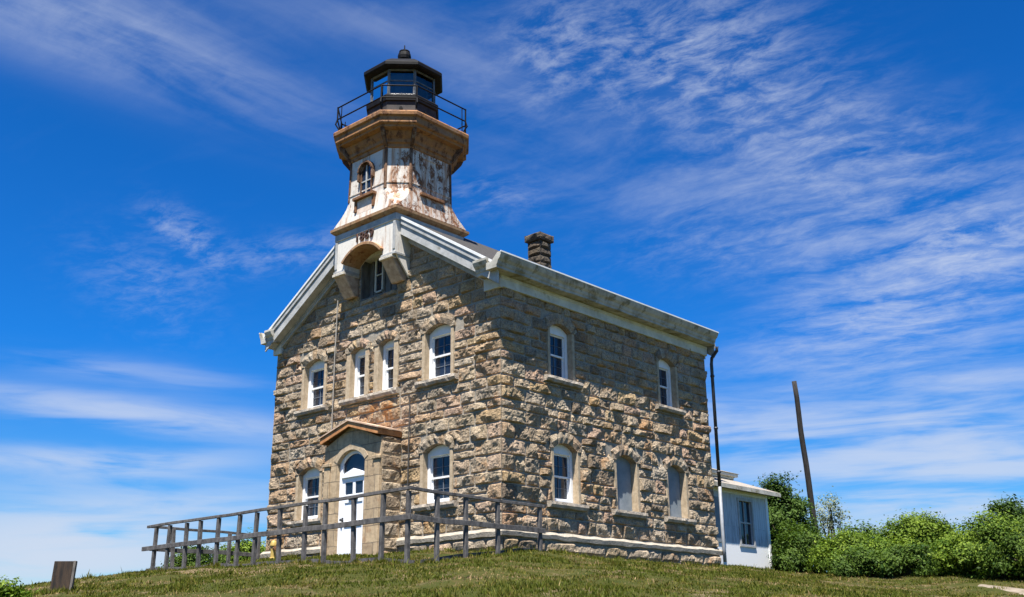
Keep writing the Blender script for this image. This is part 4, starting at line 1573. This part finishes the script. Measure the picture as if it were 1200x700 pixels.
# tower openings: window on the front, blind panels elsewhere
def tower_face(rot, glazed):
    """fn(u, z, d) on the face turned rot quarter turns, u across the face"""
    c_, s_ = math.cos(rot), math.sin(rot)

    def fn(u, z, d):
        x, y = u, -(1.262 + d)
        return (AX + x * c_ - y * s_, AY + x * s_ + y * c_, z)
    w_ = .20
    zs, zp = 9.50, 10.20
    inn, _ = arc(-w_, w_, zp, .22, 10, 0)
    if not glazed:
        fr = MB()
        q0 = [(-.33, 9.56), (-.33, 10.55), (.33, 10.55), (.33, 9.56), (-.33, 9.56)]
        q1 = [(-.39, 9.50), (-.39, 10.61), (.39, 10.61), (.39, 9.50), (-.39, 9.50)]
        fr.strip(q0, q1, fn, -.02, .018)
        fr.build('blind_panel', M['tower_white'], shaft, bevel=.004)
        si = MB()
        si.prism([(-.44, 9.39), (.44, 9.39), (.44, 9.47), (-.44, 9.47)], fn, -.01, .10)
        si.build('tower_sill', M['rust'], shaft, bevel=.008)
        return
    ou, _ = arc(-w_, w_, zp, .22, 10, .05)
    fr = MB()
    fr.strip([(-w_, zs)] + inn + [(w_, zs)], [(-w_ - .05, zs)] + ou + [(w_ + .05, zs)], fn, -.01, .05)
    # eared hood mould
    o2, _ = arc(-w_, w_, zp, .22, 10, .06)
    o3, _ = arc(-w_, w_, zp, .22, 10, .115)
    fr.strip(o2, o3, fn, -.01, .13)
    for s2 in (-1, 1):
        fr.prism([(s2 * .265, 9.98), (s2 * .325, 9.98), (s2 * .325, 10.24), (s2 * .265, 10.24)], fn, -.01, .11)
    tw = fr.build('tower_window', M['hood_brown'], shaft, bevel=.006)
    gl = MB()
    gl.add([fn(u, z, .012) for u, z in [(-w_, zs), (w_, zs)] + inn[::-1]], [tuple(range(13))])
    gl.build('tower_glass' if glazed else 'blind_panel', M['glass'] if glazed else M['grey_trim'], shaft)
    if glazed:
        sb = MB()
        sb.prism([(-.022, zs), (.022, zs), (.022, zp + .24), (-.022, zp + .24)], fn, .013, .04)
        sb.prism([(-w_, 9.93), (-.0225, 9.93), (-.0225, 9.965), (-w_, 9.965)], fn, .013, .038)
        sb.prism([(.0225, 9.93), (w_, 9.93), (w_, 9.965), (.0225, 9.965)], fn, .013, .038)
        sb.build('tower_sash', M['grey_trim'], shaft)
    si = MB()
    si.prism([(-.44, 9.41), (.44, 9.41), (.44, 9.497), (-.44, 9.497)], fn, -.01, .16)
    for s2 in (-1, 1):
        si.prism([(s2 * .33, 9.07), (s2 * .42, 9.07), (s2 * .42, 9.408), (s2 * .33, 9.408)], fn, -.01, .10)
    si.build('tower_sill', M['rust'], shaft, bevel=.008)
    ap = MB()
    ap.prism([(-.32, 9.0), (.32, 9.0), (.32, 9.408), (-.32, 9.408)], fn, -.02, .065)
    ap.build('apron_panel', M['apron'] if glazed else M['tower_white'], shaft)


tower_face(0, True)
for k in (1, 2, 3):
    tower_face(k * math.pi / 2, False)

# ---- gallery
gl = MB()
gl.rings([oct_ring(1.25, .5, 10.72), oct_ring(1.29, .515, 10.74), oct_ring(1.29, .515, 10.84), oct_ring(1.34, .54, 10.86), oct_ring(1.34, .54, 10.96), oct_ring(1.40, .57, 11.04), oct_ring(1.44, .59, 11.14),
          oct_ring(1.44, .59, 11.17), oct_ring(1.60, .66, 11.20), oct_ring(1.60, .66, 11.26), oct_ring(1.66, .69, 11.28), oct_ring(1.68, .70, 11.30), oct_ring(1.68, .70, 11.47), oct_ring(1.735, .72, 11.50), oct_ring(1.745, .725, 11.60), oct_ring(1.72, .715, 11.64), oct_ring(.8, .3, 11.66)])
gal = gl.build('gallery', M['tower_rust'], house, bevel=.008)
for i in range(8):
    a_, b_ = Vector(oct_ring(1.29, .515, 0)[i]), Vector(oct_ring(1.58, .65, 0)[i])
    o_ = (b_ - a_).normalized()
    t_ = Vector((-o_.y, o_.x, 0)) * .05
    gb = MB()
    q = []
    for sgn in (-1, 1):
        for v_, z_ in ((a_ - o_ * .04, 10.74), (a_ - o_ * .04, 11.19), (b_, 11.19), (b_ - o_ * .03, 11.10), (a_ + o_ * .05, 10.80)):
            q.append(v_ + t_ * sgn + Vector((0, 0, z_)))
    gb.hull(q)
    gb.build('gallery_bracket', M['hood_brown'], gal, bevel=.008)
rl = MB()
RH = 1.66
top_z, mid_z = 12.44, 12.06
rg = oct_ring(RH, .70, 0)
for zz_ in (top_z, mid_z):
    pts = [(x, y, zz_) for x, y, _ in rg]
    for i in range(8):
        rl.tube([pts[i], pts[(i + 1) % 8]], .021, 6)
ro_ = rl.build('gallery_rail', M['lantern_black'], gal)
for i in range(8):
    x, y, _ = rg[i]
    ps_ = MB()
    ox, oy = (x - AX) / math.hypot(x - AX, y - AY), (y - AY) / math.hypot(x - AX, y - AY)
    ps_.tube([(x - ox * .02, y - oy * .02, 11.62), (x - ox * .05, y - oy * .05, 11.75), (x + ox * .05, y + oy * .05, 11.9), (x, y, 12.06), (x, y, 12.46)], .024, 6)
    ps_.tube([(x - ox * .10, y - oy * .10, 11.62), (x - ox * .11, y - oy * .11, 12.5)], .014, 5)
    ps_.build('rail_post', M['lantern_black'], gal)

# ---- lantern
ln = MB()
RO = lambda h, z: oct_ring(h, h * .586, z)
ln.rings([RO(1.03, 11.655), RO(1.03, 11.72), RO(.985, 11.74), RO(.985, 12.50), RO(1.02, 12.52), RO(1.02, 12.62), RO(.95, 12.66), RO(.80, 12.66)])
lan = ln.build('lantern', M['parapet'], house, bevel=.006)
bands = MB()
bands.rings([RO(1.0, 12.42), RO(1.04, 12.44), RO(1.05, 12.60), RO(.97, 12.68)], cap=False)
# vents on the parapet faces
for k in range(8):
    a_ = k * math.pi / 4
    nx_, ny_ = math.sin(a_), -math.cos(a_)
    bands.tube([(AX + nx_ * .98, AY + ny_ * .98, 12.2), (AX + nx_ * 1.02, AY + ny_ * 1.02, 12.2)], .05, 8)
bands.build('parapet_band', M['lantern_black'], lan)
mu = MB()
g0, g1 = RO(.90, 12.66), RO(.90, 13.52)
gm = RO(.90, 13.14)
for i in range(8):
    j = (i + 1) % 8
    mu.bar(g0[i], g1[i], .06)
    mu.bar(gm[i], gm[j], .035)
    mu.bar((g0[i][0], g0[i][1], 12.69), (g0[j][0], g0[j][1], 12.69), .05)
    mu.bar((g1[i][0], g1[i][1], 13.49), (g1[j][0], g1[j][1], 13.49), .06)
mu.build('mullion', M['lantern_grey'], lan)
for i in range(8):
    j = (i + 1) % 8
    pa_ = MB()
    pa_.add([g0[i], g0[j], g1[j], g1[i]], [(0, 1, 2, 3)])
    pa_.build('lantern_pane', M['pane'], lan)
ir = MB()
ir.tube([(AX, AY, 12.6), (AX, AY, 12.75)], .35, 12)
ir.tube([(AX, AY, 12.75), (AX, AY, 12.95), (AX, AY, 13.3)], .14, 10)
ir.tube([(AX, AY, 12.80), (AX, AY, 12.86), (AX, AY, 13.40), (AX, AY, 13.46)], .73, 16)  # wide drum added to block the sky behind the panes
ir.build('beacon_with_blocker', M['lens'], lan)
lr = MB()
lr.rings([RO(.86, 13.50), RO(1.10, 13.50), RO(1.15, 13.54), RO(1.15, 13.64), RO(1.05, 13.74), RO(.80, 13.93), RO(.50, 14.09), RO(.2, 14.17)])
lrf = lr.build('lantern_roof', M['lantern_black'], house, bevel=.008)
bl = MB()


def lathe(mb, prof, x, y, n=14):
    mb.rings([[(x + math.cos(2 * math.pi * i / n) * r, y + math.sin(2 * math.pi * i / n) * r, z) for i in range(n)] for r, z in prof])


lathe(bl, [(.17, 14.12), (.14, 14.2), (.13, 14.30), (.19, 14.36), (.205, 14.46), (.19, 14.55), (.15, 14.60), (.165, 14.61), (.165, 14.64), (.06, 14.69), (.02, 14.73), (.015, 14.86), (.004, 14.88)], AX, AY)
bl.build('ventilator_ball', M['lantern_black'], lrf, smooth=False)

# ------------------------------------------------------------------ annex: low shingled shed against the back
annex = thing('annex_shed', 'low white boarded shed with one dark window behind the stone house', 'shed', (-2.6, 11.1, -.3))
axr, ay0, ay1, axl = -.40, 9.18, 13.02, -5.2
aw_ = MB()
az = 2.02
wy0, wy1, wz0, wz1 = 11.22, 11.98, .40, 1.72
AF = lambda u, z, d: (axr + d, u, z)
for q in ([(ay0, -.6), (wy0, -.6), (wy0, az), (ay0, az)], [(wy1, -.6), (ay1, -.6), (ay1, az), (wy1, az)], [(wy0, -.6), (wy1, -.6), (wy1, wz0), (wy0, wz0)], [(wy0, wz1), (wy1, wz1), (wy1, az), (wy0, az)]):
    aw_.prism(q, AF, -.12, 0)
aw_.box(axl, axr - .121, ay1 - .12, ay1 - .001, -.6, az)
aw_.box(axl, axl + .12, ay0, ay1 - .121, -.6, az)
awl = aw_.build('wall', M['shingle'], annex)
tr = MB()
for q in ([(ay1 - .12, -.2), (ay1 + .012, -.2), (ay1 + .012, az), (ay1 - .12, az)],):
    tr.prism(q, AF, .001, .025)
tr.prism([(ay0, az - .12), (ay1 - .121, az - .12), (ay1 - .121, az), (ay0, az)], AF, .001, .03)
tr.build('trim', M['white_paint'], annex)
wf = MB()
for q in ([(wy0 - .08, wz0 - .02), (wy0, wz0 - .02), (wy0, wz1), (wy0 - .08, wz1)], [(wy1, wz0 - .02), (wy1 + .08, wz0 - .02), (wy1 + .08, wz1), (wy1, wz1)],
          [(wy0 - .08, wz1), (wy1 + .08, wz1), (wy1 + .08, wz1 + .08), (wy0 - .08, wz1 + .08)], [(wy0 - .1, wz0 - .08), (wy1 + .1, wz0 - .08), (wy1 + .1, wz0 - .02), (wy0 - .1, wz0 - .02)]):
    wf.prism(q, AF, .002, .035)
awf = wf.build('window', M['grey_trim'], annex)
ws_ = MB()
mz = (wz0 + wz1) / 2
for q in ([(wy0, mz - .025), (wy1, mz - .025), (wy1, mz + .025), (wy0, mz + .025)],
          [((wy0 + wy1) / 2 - .015, wz0), ((wy0 + wy1) / 2 + .015, wz0), ((wy0 + wy1) / 2 + .015, mz - .026), ((wy0 + wy1) / 2 - .015, mz - .026)],
          [((wy0 + wy1) / 2 - .015, mz + .026), ((wy0 + wy1) / 2 + .015, mz + .026), ((wy0 + wy1) / 2 + .015, wz1), ((wy0 + wy1) / 2 - .015, wz1)]):
    ws_.prism(q, AF, -.06, -.03)
ws_.build('sash', M['grey_trim'], awf)
wg = MB()
wg.add([AF(wy0, wz0, -.065), AF(wy1, wz0, -.065), AF(wy1, wz1, -.065), AF(wy0, wz1, -.065)], [(0, 1, 2, 3)])
wg.build('glass', M['glass'], awf)
sc_ = MB()
sc_.prism([(9.62, wz0 - .02), (10.28, wz0 - .02), (10.28, wz1), (9.62, wz1)], AF, .002, .03)
sc_.build('shutter', M['ply'], annex, bevel=.005)
ar = MB()
# hipped lean-to roof, low pitch
ex = .33
lo4 = [(axr + ex, ay0 + .02, az + .01), (axr + ex, ay1 + ex, az + .01), (axl - .1, ay1 + ex, az + .01), (axl - .1, ay0 + .02, az + .01)]
ar.hull(lo4 + [(x, y, z + .07) for x, y, z in lo4] + [(-2.2, ay0 + .02, 2.95), (-2.2, 10.9, 2.95)])
ar.build('roof', M['annex_roof'], annex)
en = MB()
en.box(axr + ex - .02, axr + ex + .015, ay0 + .02, ay1 + ex + .015, az - .05, az + .065)
en.build('fascia', M['trim'], annex)
# small raised monitor with a boxed white cornice on the shed roof
en = MB()
en.box(-3.2, -1.25, 10.4, 12.1, 2.1, 2.52)
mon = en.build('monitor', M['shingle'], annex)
en = MB()
en.box(-3.35, -1.08, 10.3, 12.25, 2.521, 2.60)
en.box(-3.45, -.98, 10.2, 12.35, 2.601, 2.70)
en.build('monitor_cornice', M['frieze'], mon, bevel=.01)
en = MB()
en.hull([(-3.5, 10.15, 2.702), (-.94, 10.15, 2.702), (-.94, 12.4, 2.702), (-3.5, 12.4, 2.702), (-2.9, 11.0, 2.98), (-1.8, 11.0, 2.98), (-1.8, 11.6, 2.98), (-2.9, 11.6, 2.98)])
en.build('monitor_roof', M['annex_roof'], mon)

# ------------------------------------------------------------------ timber railing round the front
rail = thing('timber_railing', 'weathered grey two-rail timber railing round the front of the stone house', 'railing', (-4.4, -3.45, -.6))
ZT = .60


def post(x, y, zt=ZT - .03, lean=(0, 0)):
    p = MB()
    zg = float(ground_z(x, y)) - .25
    p.bar((x - lean[0], y - lean[1], zg), (x, y, zt), .085)
    p.build('post', M['wood'], rail, bevel=.006)


fx = [-9.02, -8.36, -7.56, -6.93, -6.13, -5.23, -4.54, -3.65, -2.70, -2.0, -1.05, -.10, .66]
for k, x in enumerate(fx):
    post(x, -3.45, ZT - .03 + random.uniform(-.01, .006), (random.uniform(-.04, .04), random.uniform(-.03, .03)))
post(-9.25, -2.83, lean=(-.10, 0))
post(-9.25, -2.05, lean=(-.08, .0))
post(-9.25, -1.1)
post(-9.25, -.15)
for y in (-2.70, -1.87, -.89, .5):
    post(.70, y)
FY, RX, LX = -3.50, .752, -9.30
lines = [((-9.44, FY), (.78, FY)), ((RX, -3.46), (RX, .62)), ((LX, -3.44), (LX, .08))]
for k, (p0, p1) in enumerate(lines):
    for zc, hh, e in ((ZT, .10, 0), (ZT - .56, .11, .13)):
        q = MB()
        d_ = (Vector(p1) - Vector(p0)).normalized()
        ext = e if k == 0 else 0
        N_ = 16
        pts0 = []
        a_ = Vector((p0[0] - d_[0] * ext, p0[1] - d_[1] * ext, 0))
        b_ = Vector((p1[0], p1[1], 0))
        s_ = Vector((d_[1], -d_[0], 0))
        rings = []
        for i in range(N_ + 1):
            c_ = a_.lerp(b_, i / N_)
            zo = zc + .026 * noise.noise(Vector((c_.x * .8, c_.y * .8, zc))) - .0015 * i * (1 if k == 1 else 0)
            w_ = .042 if zc < ZT else .068
            sh_ = 0 if zc < ZT else -.03
            hh2 = hh if zc < ZT else .065
            rings.append([c_ + s_ * (-w_ / 2 + sh_) + Vector((0, 0, zo - hh2 / 2)), c_ + s_ * (w_ / 2 + sh_) + Vector((0, 0, zo - hh2 / 2)),
                          c_ + s_ * (w_ / 2 + sh_) + Vector((0, 0, zo + hh2 / 2)), c_ + s_ * (-w_ / 2 + sh_) + Vector((0, 0, zo + hh2 / 2))])
        q.rings(rings)
        q.build('rail', M['wood'], rail, bevel=.005)
# kickboard along the ground, seen only as a thin grey line above the grass
for k, (p0, p1) in enumerate(lines[:2]):
    q = MB()
    N_ = 20
    rings = []
    for i in range(N_ + 1):
        x = p0[0] + (p1[0] - p0[0]) * i / N_
        y = p0[1] + (p1[1] - p0[1]) * i / N_
        zg = float(ground_z(x, y)) + .03
        if k == 0:
            rings.append([(x, y + .08, zg - .1), (x, y + .12, zg - .1), (x, y + .12, zg + .06), (x, y + .08, zg + .06)])
        else:
            rings.append([(x - .12, y, zg - .1), (x - .16, y, zg - .1), (x - .16, y, zg + .06), (x - .12, y, zg + .06)])
    q.rings(rings)
    q.build('kickboard', M['wood'], rail)

# ------------------------------------------------------------------ pole, timber block, yellow standpipe
pb0 = CAM + pixdir(957, 632) * 38.5
pt0 = CAM + pixdir(930.5, 447) * 38.9
pole_dir = (pt0 - pb0)
zg = float(ground_z(pb0.x, pb0.y))
pb1 = pb0 - pole_dir * ((pb0.z - zg + .3) / pole_dir.z)
pm = MB()
pts = [pb1.lerp(pt0, k / 12) + Vector((.012 * math.sin(k * 1.3), .012 * math.cos(k * 1.7), 0)) for k in range(13)]
pm.tube(pts, .115, 12, .085)
utility = pm.build('utility_pole', M['pole'], smooth=True)
tag(utility, 'bare dark timber pole without wires leaning in the shrubs beyond the annex', 'pole')

bz = float(ground_z(bxp, byp)) - .25
tbk = thing('timber_block', 'upright dark brown timber block leaning on the left slope of the lawn', 'timber block', (bxp, byp, bz))
fa_ = (CAM - Vector((bxp, byp, CAM.z)))
fa_.z = 0
fa_.normalize()
sd_ = Vector((-fa_.y, fa_.x, 0))        # to the right as seen from the front
ang = R(10)
n_ = (fa_ * math.cos(ang) - sd_ * math.sin(ang)).normalized()
s2 = Vector((-n_.y, n_.x, 0))
up_ = (Vector((0, 0, 1)) + s2 * .045 + n_ * -.02).normalized()
o_ = Vector((bxp, byp, bz))
bm_ = MB()
hh, ww, dd = .85, .345, .16
nb = 1
for k in range(nb):
    a_, b_ = -ww / 2 + ww * k / nb + .004, -ww / 2 + ww * (k + 1) / nb - .004
    q = []
    for d_ in (0, dd):
        for u_, z_ in ((a_, 0), (b_, 0), (b_, hh + random.uniform(-.006, .004)), (a_, hh + random.uniform(-.006, .004))):
            q.append(o_ + s2 * u_ + up_ * z_ - n_ * d_)
    bm_.hull(q)
bm_.build('block', M['dark_wood'], tbk, bevel=.006)
be = MB()  # paler strip standing in for the block's sunlit right side
q = []
for d_ in (-.008, dd + .008):
    for u_, z_ in ((ww / 2 + .002, 0), (ww / 2 + .045, 0), (ww / 2 + .045, hh + .004), (ww / 2 + .002, hh + .004)):
        q.append(o_ + s2 * u_ + up_ * z_ - n_ * d_)
be.hull(q)
be.build('lit_side_strip', M['lit_side_wood'], tbk, bevel=.005)

yx, yy = -7.95, -.55
yz = float(ground_z(yx, yy))
yst = thing('standpipe', 'small rusty yellow standpipe standing at the foot of the stone front wall', 'standpipe', (yx, yy, yz))
ym = MB()
lathe(ym, [(.11, yz - .1), (.11, yz + .03), (.075, yz + .05), (.07, yz + .34), (.10, yz + .35), (.10, yz + .38), (.085, yz + .44), (.05, yz + .49), (.02, yz + .50)], yx, yy, 12)
ym.build('body', M['yellow'], yst)
ym = MB()
ym.tube([(yx + .05, yy - .02, yz + .28), (yx + .15, yy - .05, yz + .28)], .045, 8)
ym.tube([(yx + .15, yy - .05, yz + .28), (yx + .18, yy - .06, yz + .28)], .055, 8)
ym.build('outlet', M['rust'], yst)

# ------------------------------------------------------------------ light and sky
EL, PHI = R(67.5), R(31)
sun_dir = Vector((math.sin(PHI) * math.cos(EL), -math.cos(PHI) * math.cos(EL), math.sin(EL)))
sl = bpy.data.lights.new('sun', 'SUN')
sl.energy = 5.0
sl.angle = R(.5)
sl.color = (1.0, .965, .90)
so = bpy.data.objects.new('sun', sl)
so.rotation_euler = (-sun_dir).to_track_quat('-Z', 'Y').to_euler()
col.objects.link(so)

wd = bpy.data.worlds.new('World')
scene.world = wd
wd.use_nodes = True
nt = NT(wd.node_tree)
bg = wd.node_tree.nodes['Background']
sky = nt.node('ShaderNodeTexSky', sky_type='NISHITA')
sky.sun_disc = False
sky.sun_elevation = EL
sky.sun_rotation = math.atan2(sun_dir.x, sun_dir.y)
sky.altitude = 20
sky.air_density = 1.0
sky.dust_density = .05
sky.ozone_density = 3.0
gen = nt.node('ShaderNodeTexCoord').outputs['Generated']
dirv = nt.vmath('NORMALIZE', gen)
sp = nt.sepv(dirv)
hsv = nt.node('ShaderNodeHueSaturation')
hsv.inputs['Saturation'].default_value = 1.05
hsv.inputs['Value'].default_value = 1.10
nt.l.new(sky.outputs[0], hsv.inputs['Color'])
tint = nt.ramp(sp[2], [(0.0, (.58, .88, 1.02)), (.10, (.32, .72, 1.10)), (.26, (.08, .63, 1.27)), (.6, (.05, .53, 1.10))])
skyc = nt.mix(1.0, hsv.outputs[0], tint, 'MULTIPLY')
# cloud layer: direction projected on a high plane
den = nt.math('ADD', nt.math('MAXIMUM', sp[2], 0.0), .10)
cmb = nt.node('ShaderNodeCombineXYZ')
nt.l.new(nt.math('DIVIDE', sp[0], den), cmb.inputs[0])
nt.l.new(nt.math('DIVIDE', sp[1], den), cmb.inputs[1])
plane = cmb.outputs[0]
warp = nt.node('ShaderNodeTexNoise')
nt.put(warp.inputs['Vector'], plane)
warp.inputs['Scale'].default_value = .9
warp.inputs['Detail'].default_value = 3
wv = nt.vmath('SUBTRACT', warp.outputs['Color'], (.5, .5, .5))
sc3 = nt.node('ShaderNodeVectorMath', operation='SCALE')
nt.l.new(wv, sc3.inputs[0])
sc3.inputs['Scale'].default_value = .35
pw = nt.vmath('ADD', plane, sc3.outputs[0])


def plane_dir(px, py, dx, dy):
    """direction on the cloud plane that reads as (dx, dy) at a compass direction"""
    def pr(d):
        return Vector((d.x / (max(d.z, 0) + .10), d.y / (max(d.z, 0) + .10), 0))
    return (pr(pixdir(px + dx, py + dy)) - pr(pixdir(px, py))).normalized()


def along(vec, t, s_al, s_ac):
    cx = nt.node('ShaderNodeCombineXYZ')
    nt.l.new(nt.vmath('DOT_PRODUCT', vec, tuple(t * s_al)), cx.inputs[0])
    nt.l.new(nt.vmath('DOT_PRODUCT', vec, (-t.y * s_ac, t.x * s_ac, 0)), cx.inputs[1])
    return cx.outputs[0]


tr_ = plane_dir(950, 220, 5, -1.3)
tl_ = plane_dir(200, 70, 5, 2.0)
streak = nt.noise(along(pw, tr_, 1.5, 4.2), 1.4, 9, .60, .22)
streakl = nt.noise(along(pw, tl_, 1.0, 4.5), 1.2, 8, .55, .4)
cottn = nt.noise(along(pw, tr_, 2.2, 3.3), 5.5, 8, .68, .3)
broad = nt.noise(pw, 1.0, 4, .5)
low_ = nt.noise(nt.scale(dirv, (4, 4, 34)), 1.5, 7, .55, .4)


def blob(px, py, ax_px, ay_px, roll, w):
    """soft elliptical region of sky round a given compass direction"""
    d = pixdir(px, py)
    r_ = (pixdir(px + 5, py) - d).normalized()
    u_ = (pixdir(px, py - 5) - d).normalized()
    c_, s_ = math.cos(R(roll)), math.sin(R(roll))
    ax_ = r_ * c_ + u_ * s_
    ay_ = u_ * c_ - r_ * s_
    pos = nt.vmath('SUBTRACT', dirv, tuple(d))
    a_ = nt.math('MULTIPLY', nt.vmath('DOT_PRODUCT', pos, tuple(ax_)), FPX / ax_px)
    b_ = nt.math('MULTIPLY', nt.vmath('DOT_PRODUCT', pos, tuple(ay_)), FPX / ay_px)
    e = nt.math('ADD', nt.math('POWER', nt.math('ABSOLUTE', a_), 2.0), nt.math('POWER', nt.math('ABSOLUTE', b_), 2.0))
    g = nt.math('POWER', 2.718, nt.math('MULTIPLY', e, -1.0))
    return nt.math('MULTIPLY', g, w)


def total(lst):
    t = lst[0]
    for x in lst[1:]:
        t = nt.math('ADD', t, x)
    return t


m_streak = total([blob(980, 215, 220, 62, -8, .66), blob(1075, 355, 130, 70, 20, .9), blob(1110, 250, 150, 60, -5, .5), blob(870, 90, 130, 40, -12, .28), blob(780, 250, 160, 40, -14, .22),
                  blob(1150, 440, 150, 34, 8, .45), blob(1000, 400, 180, 24, 12, .4)])
m_left = total([blob(170, 55, 210, 45, -18, .6), blob(60, 20, 120, 40, -8, .35), blob(400, 20, 200, 30, 0, .25), blob(600, 120, 120, 45, -38, .32), blob(520, 70, 120, 60, -40, .1)])
m_cott = total([blob(800, 55, 110, 60, 0, .85), blob(650, 55, 60, 50, 20, .6), blob(1150, 285, 60, 28, 0, .8), blob(215, 272, 42, 20, -30, .62), blob(340, 295, 110, 20, 10, .42), blob(575, 230, 60, 24, 0, .42),
                blob(940, 150, 150, 60, -20, .6), blob(1060, 350, 120, 50, 20, .5), blob(170, 335, 70, 40, -30, .25), blob(880, 290, 150, 40, 0, .25)])
m_low = total([blob(150, 484, 170, 16, -9, 1.25), blob(165, 437, 120, 13, -8, .45), blob(170, 545, 120, 16, 0, .85), blob(30, 535, 90, 11, -4, .8), blob(70, 645, 170, 44, -3, 1.9), blob(230, 590, 170, 24, 0, .5),
               blob(1020, 545, 260, 60, -4, 1.0), blob(1160, 500, 160, 60, -4, .9), blob(930, 500, 150, 25, 0, .4), blob(560, 650, 900, 38, 0, .55), blob(1090, 610, 160, 34, 0, .8)])
d1 = nt.math('MULTIPLY', m_streak, nt.step(nt.math('ADD', nt.math('MULTIPLY', streak, .75), nt.math('MULTIPLY', cottn, .25)), .36, .80))
d2 = nt.math('MULTIPLY', m_cott, nt.step(nt.math('ADD', nt.math('MULTIPLY', cottn, .8), nt.math('MULTIPLY', broad, .2)), .40, .74))
d1 = nt.math('ADD', d1, nt.math('MULTIPLY', m_left, nt.step(nt.math('ADD', nt.math('MULTIPLY', streakl, .8), nt.math('MULTIPLY', cottn, .2)), .34, .74)))
d3 = nt.math('MULTIPLY', m_low, nt.step(low_, .30, .66))
# everywhere else a faint veil
d4 = nt.math('MULTIPLY', nt.step(nt.math('ADD', nt.math('MULTIPLY', streak, .6), nt.math('MULTIPLY', broad, .4)), .55, .80), .05)
dens = nt.math('ADD', nt.math('ADD', d1, d2), nt.math('ADD', d3, d4))
dens = nt.math('SUBTRACT', 1.0, nt.math('POWER', 2.718, nt.math('MULTIPLY', dens, -.95)))
dens = nt.math('MULTIPLY', dens, nt.step(sp[2], -.01, .02))
cloudc = nt.node('ShaderNodeRGB')
cloudc.outputs[0].default_value = (5.6, 6.2, 7.4, 1)
nt.put(bg.inputs['Color'], nt.mix(dens, skyc, cloudc.outputs[0]))
bg.inputs['Strength'].default_value = .05

scene.view_settings.view_transform = 'Standard'
scene.view_settings.look = 'None'
scene.view_settings.exposure = 1.22
scene.view_settings.gamma = 1.0
scene.view_settings.use_curve_mapping = False
scene.cycles.max_bounces = 6
scene.cycles.use_denoising = True
scene.render.film_transparent = False
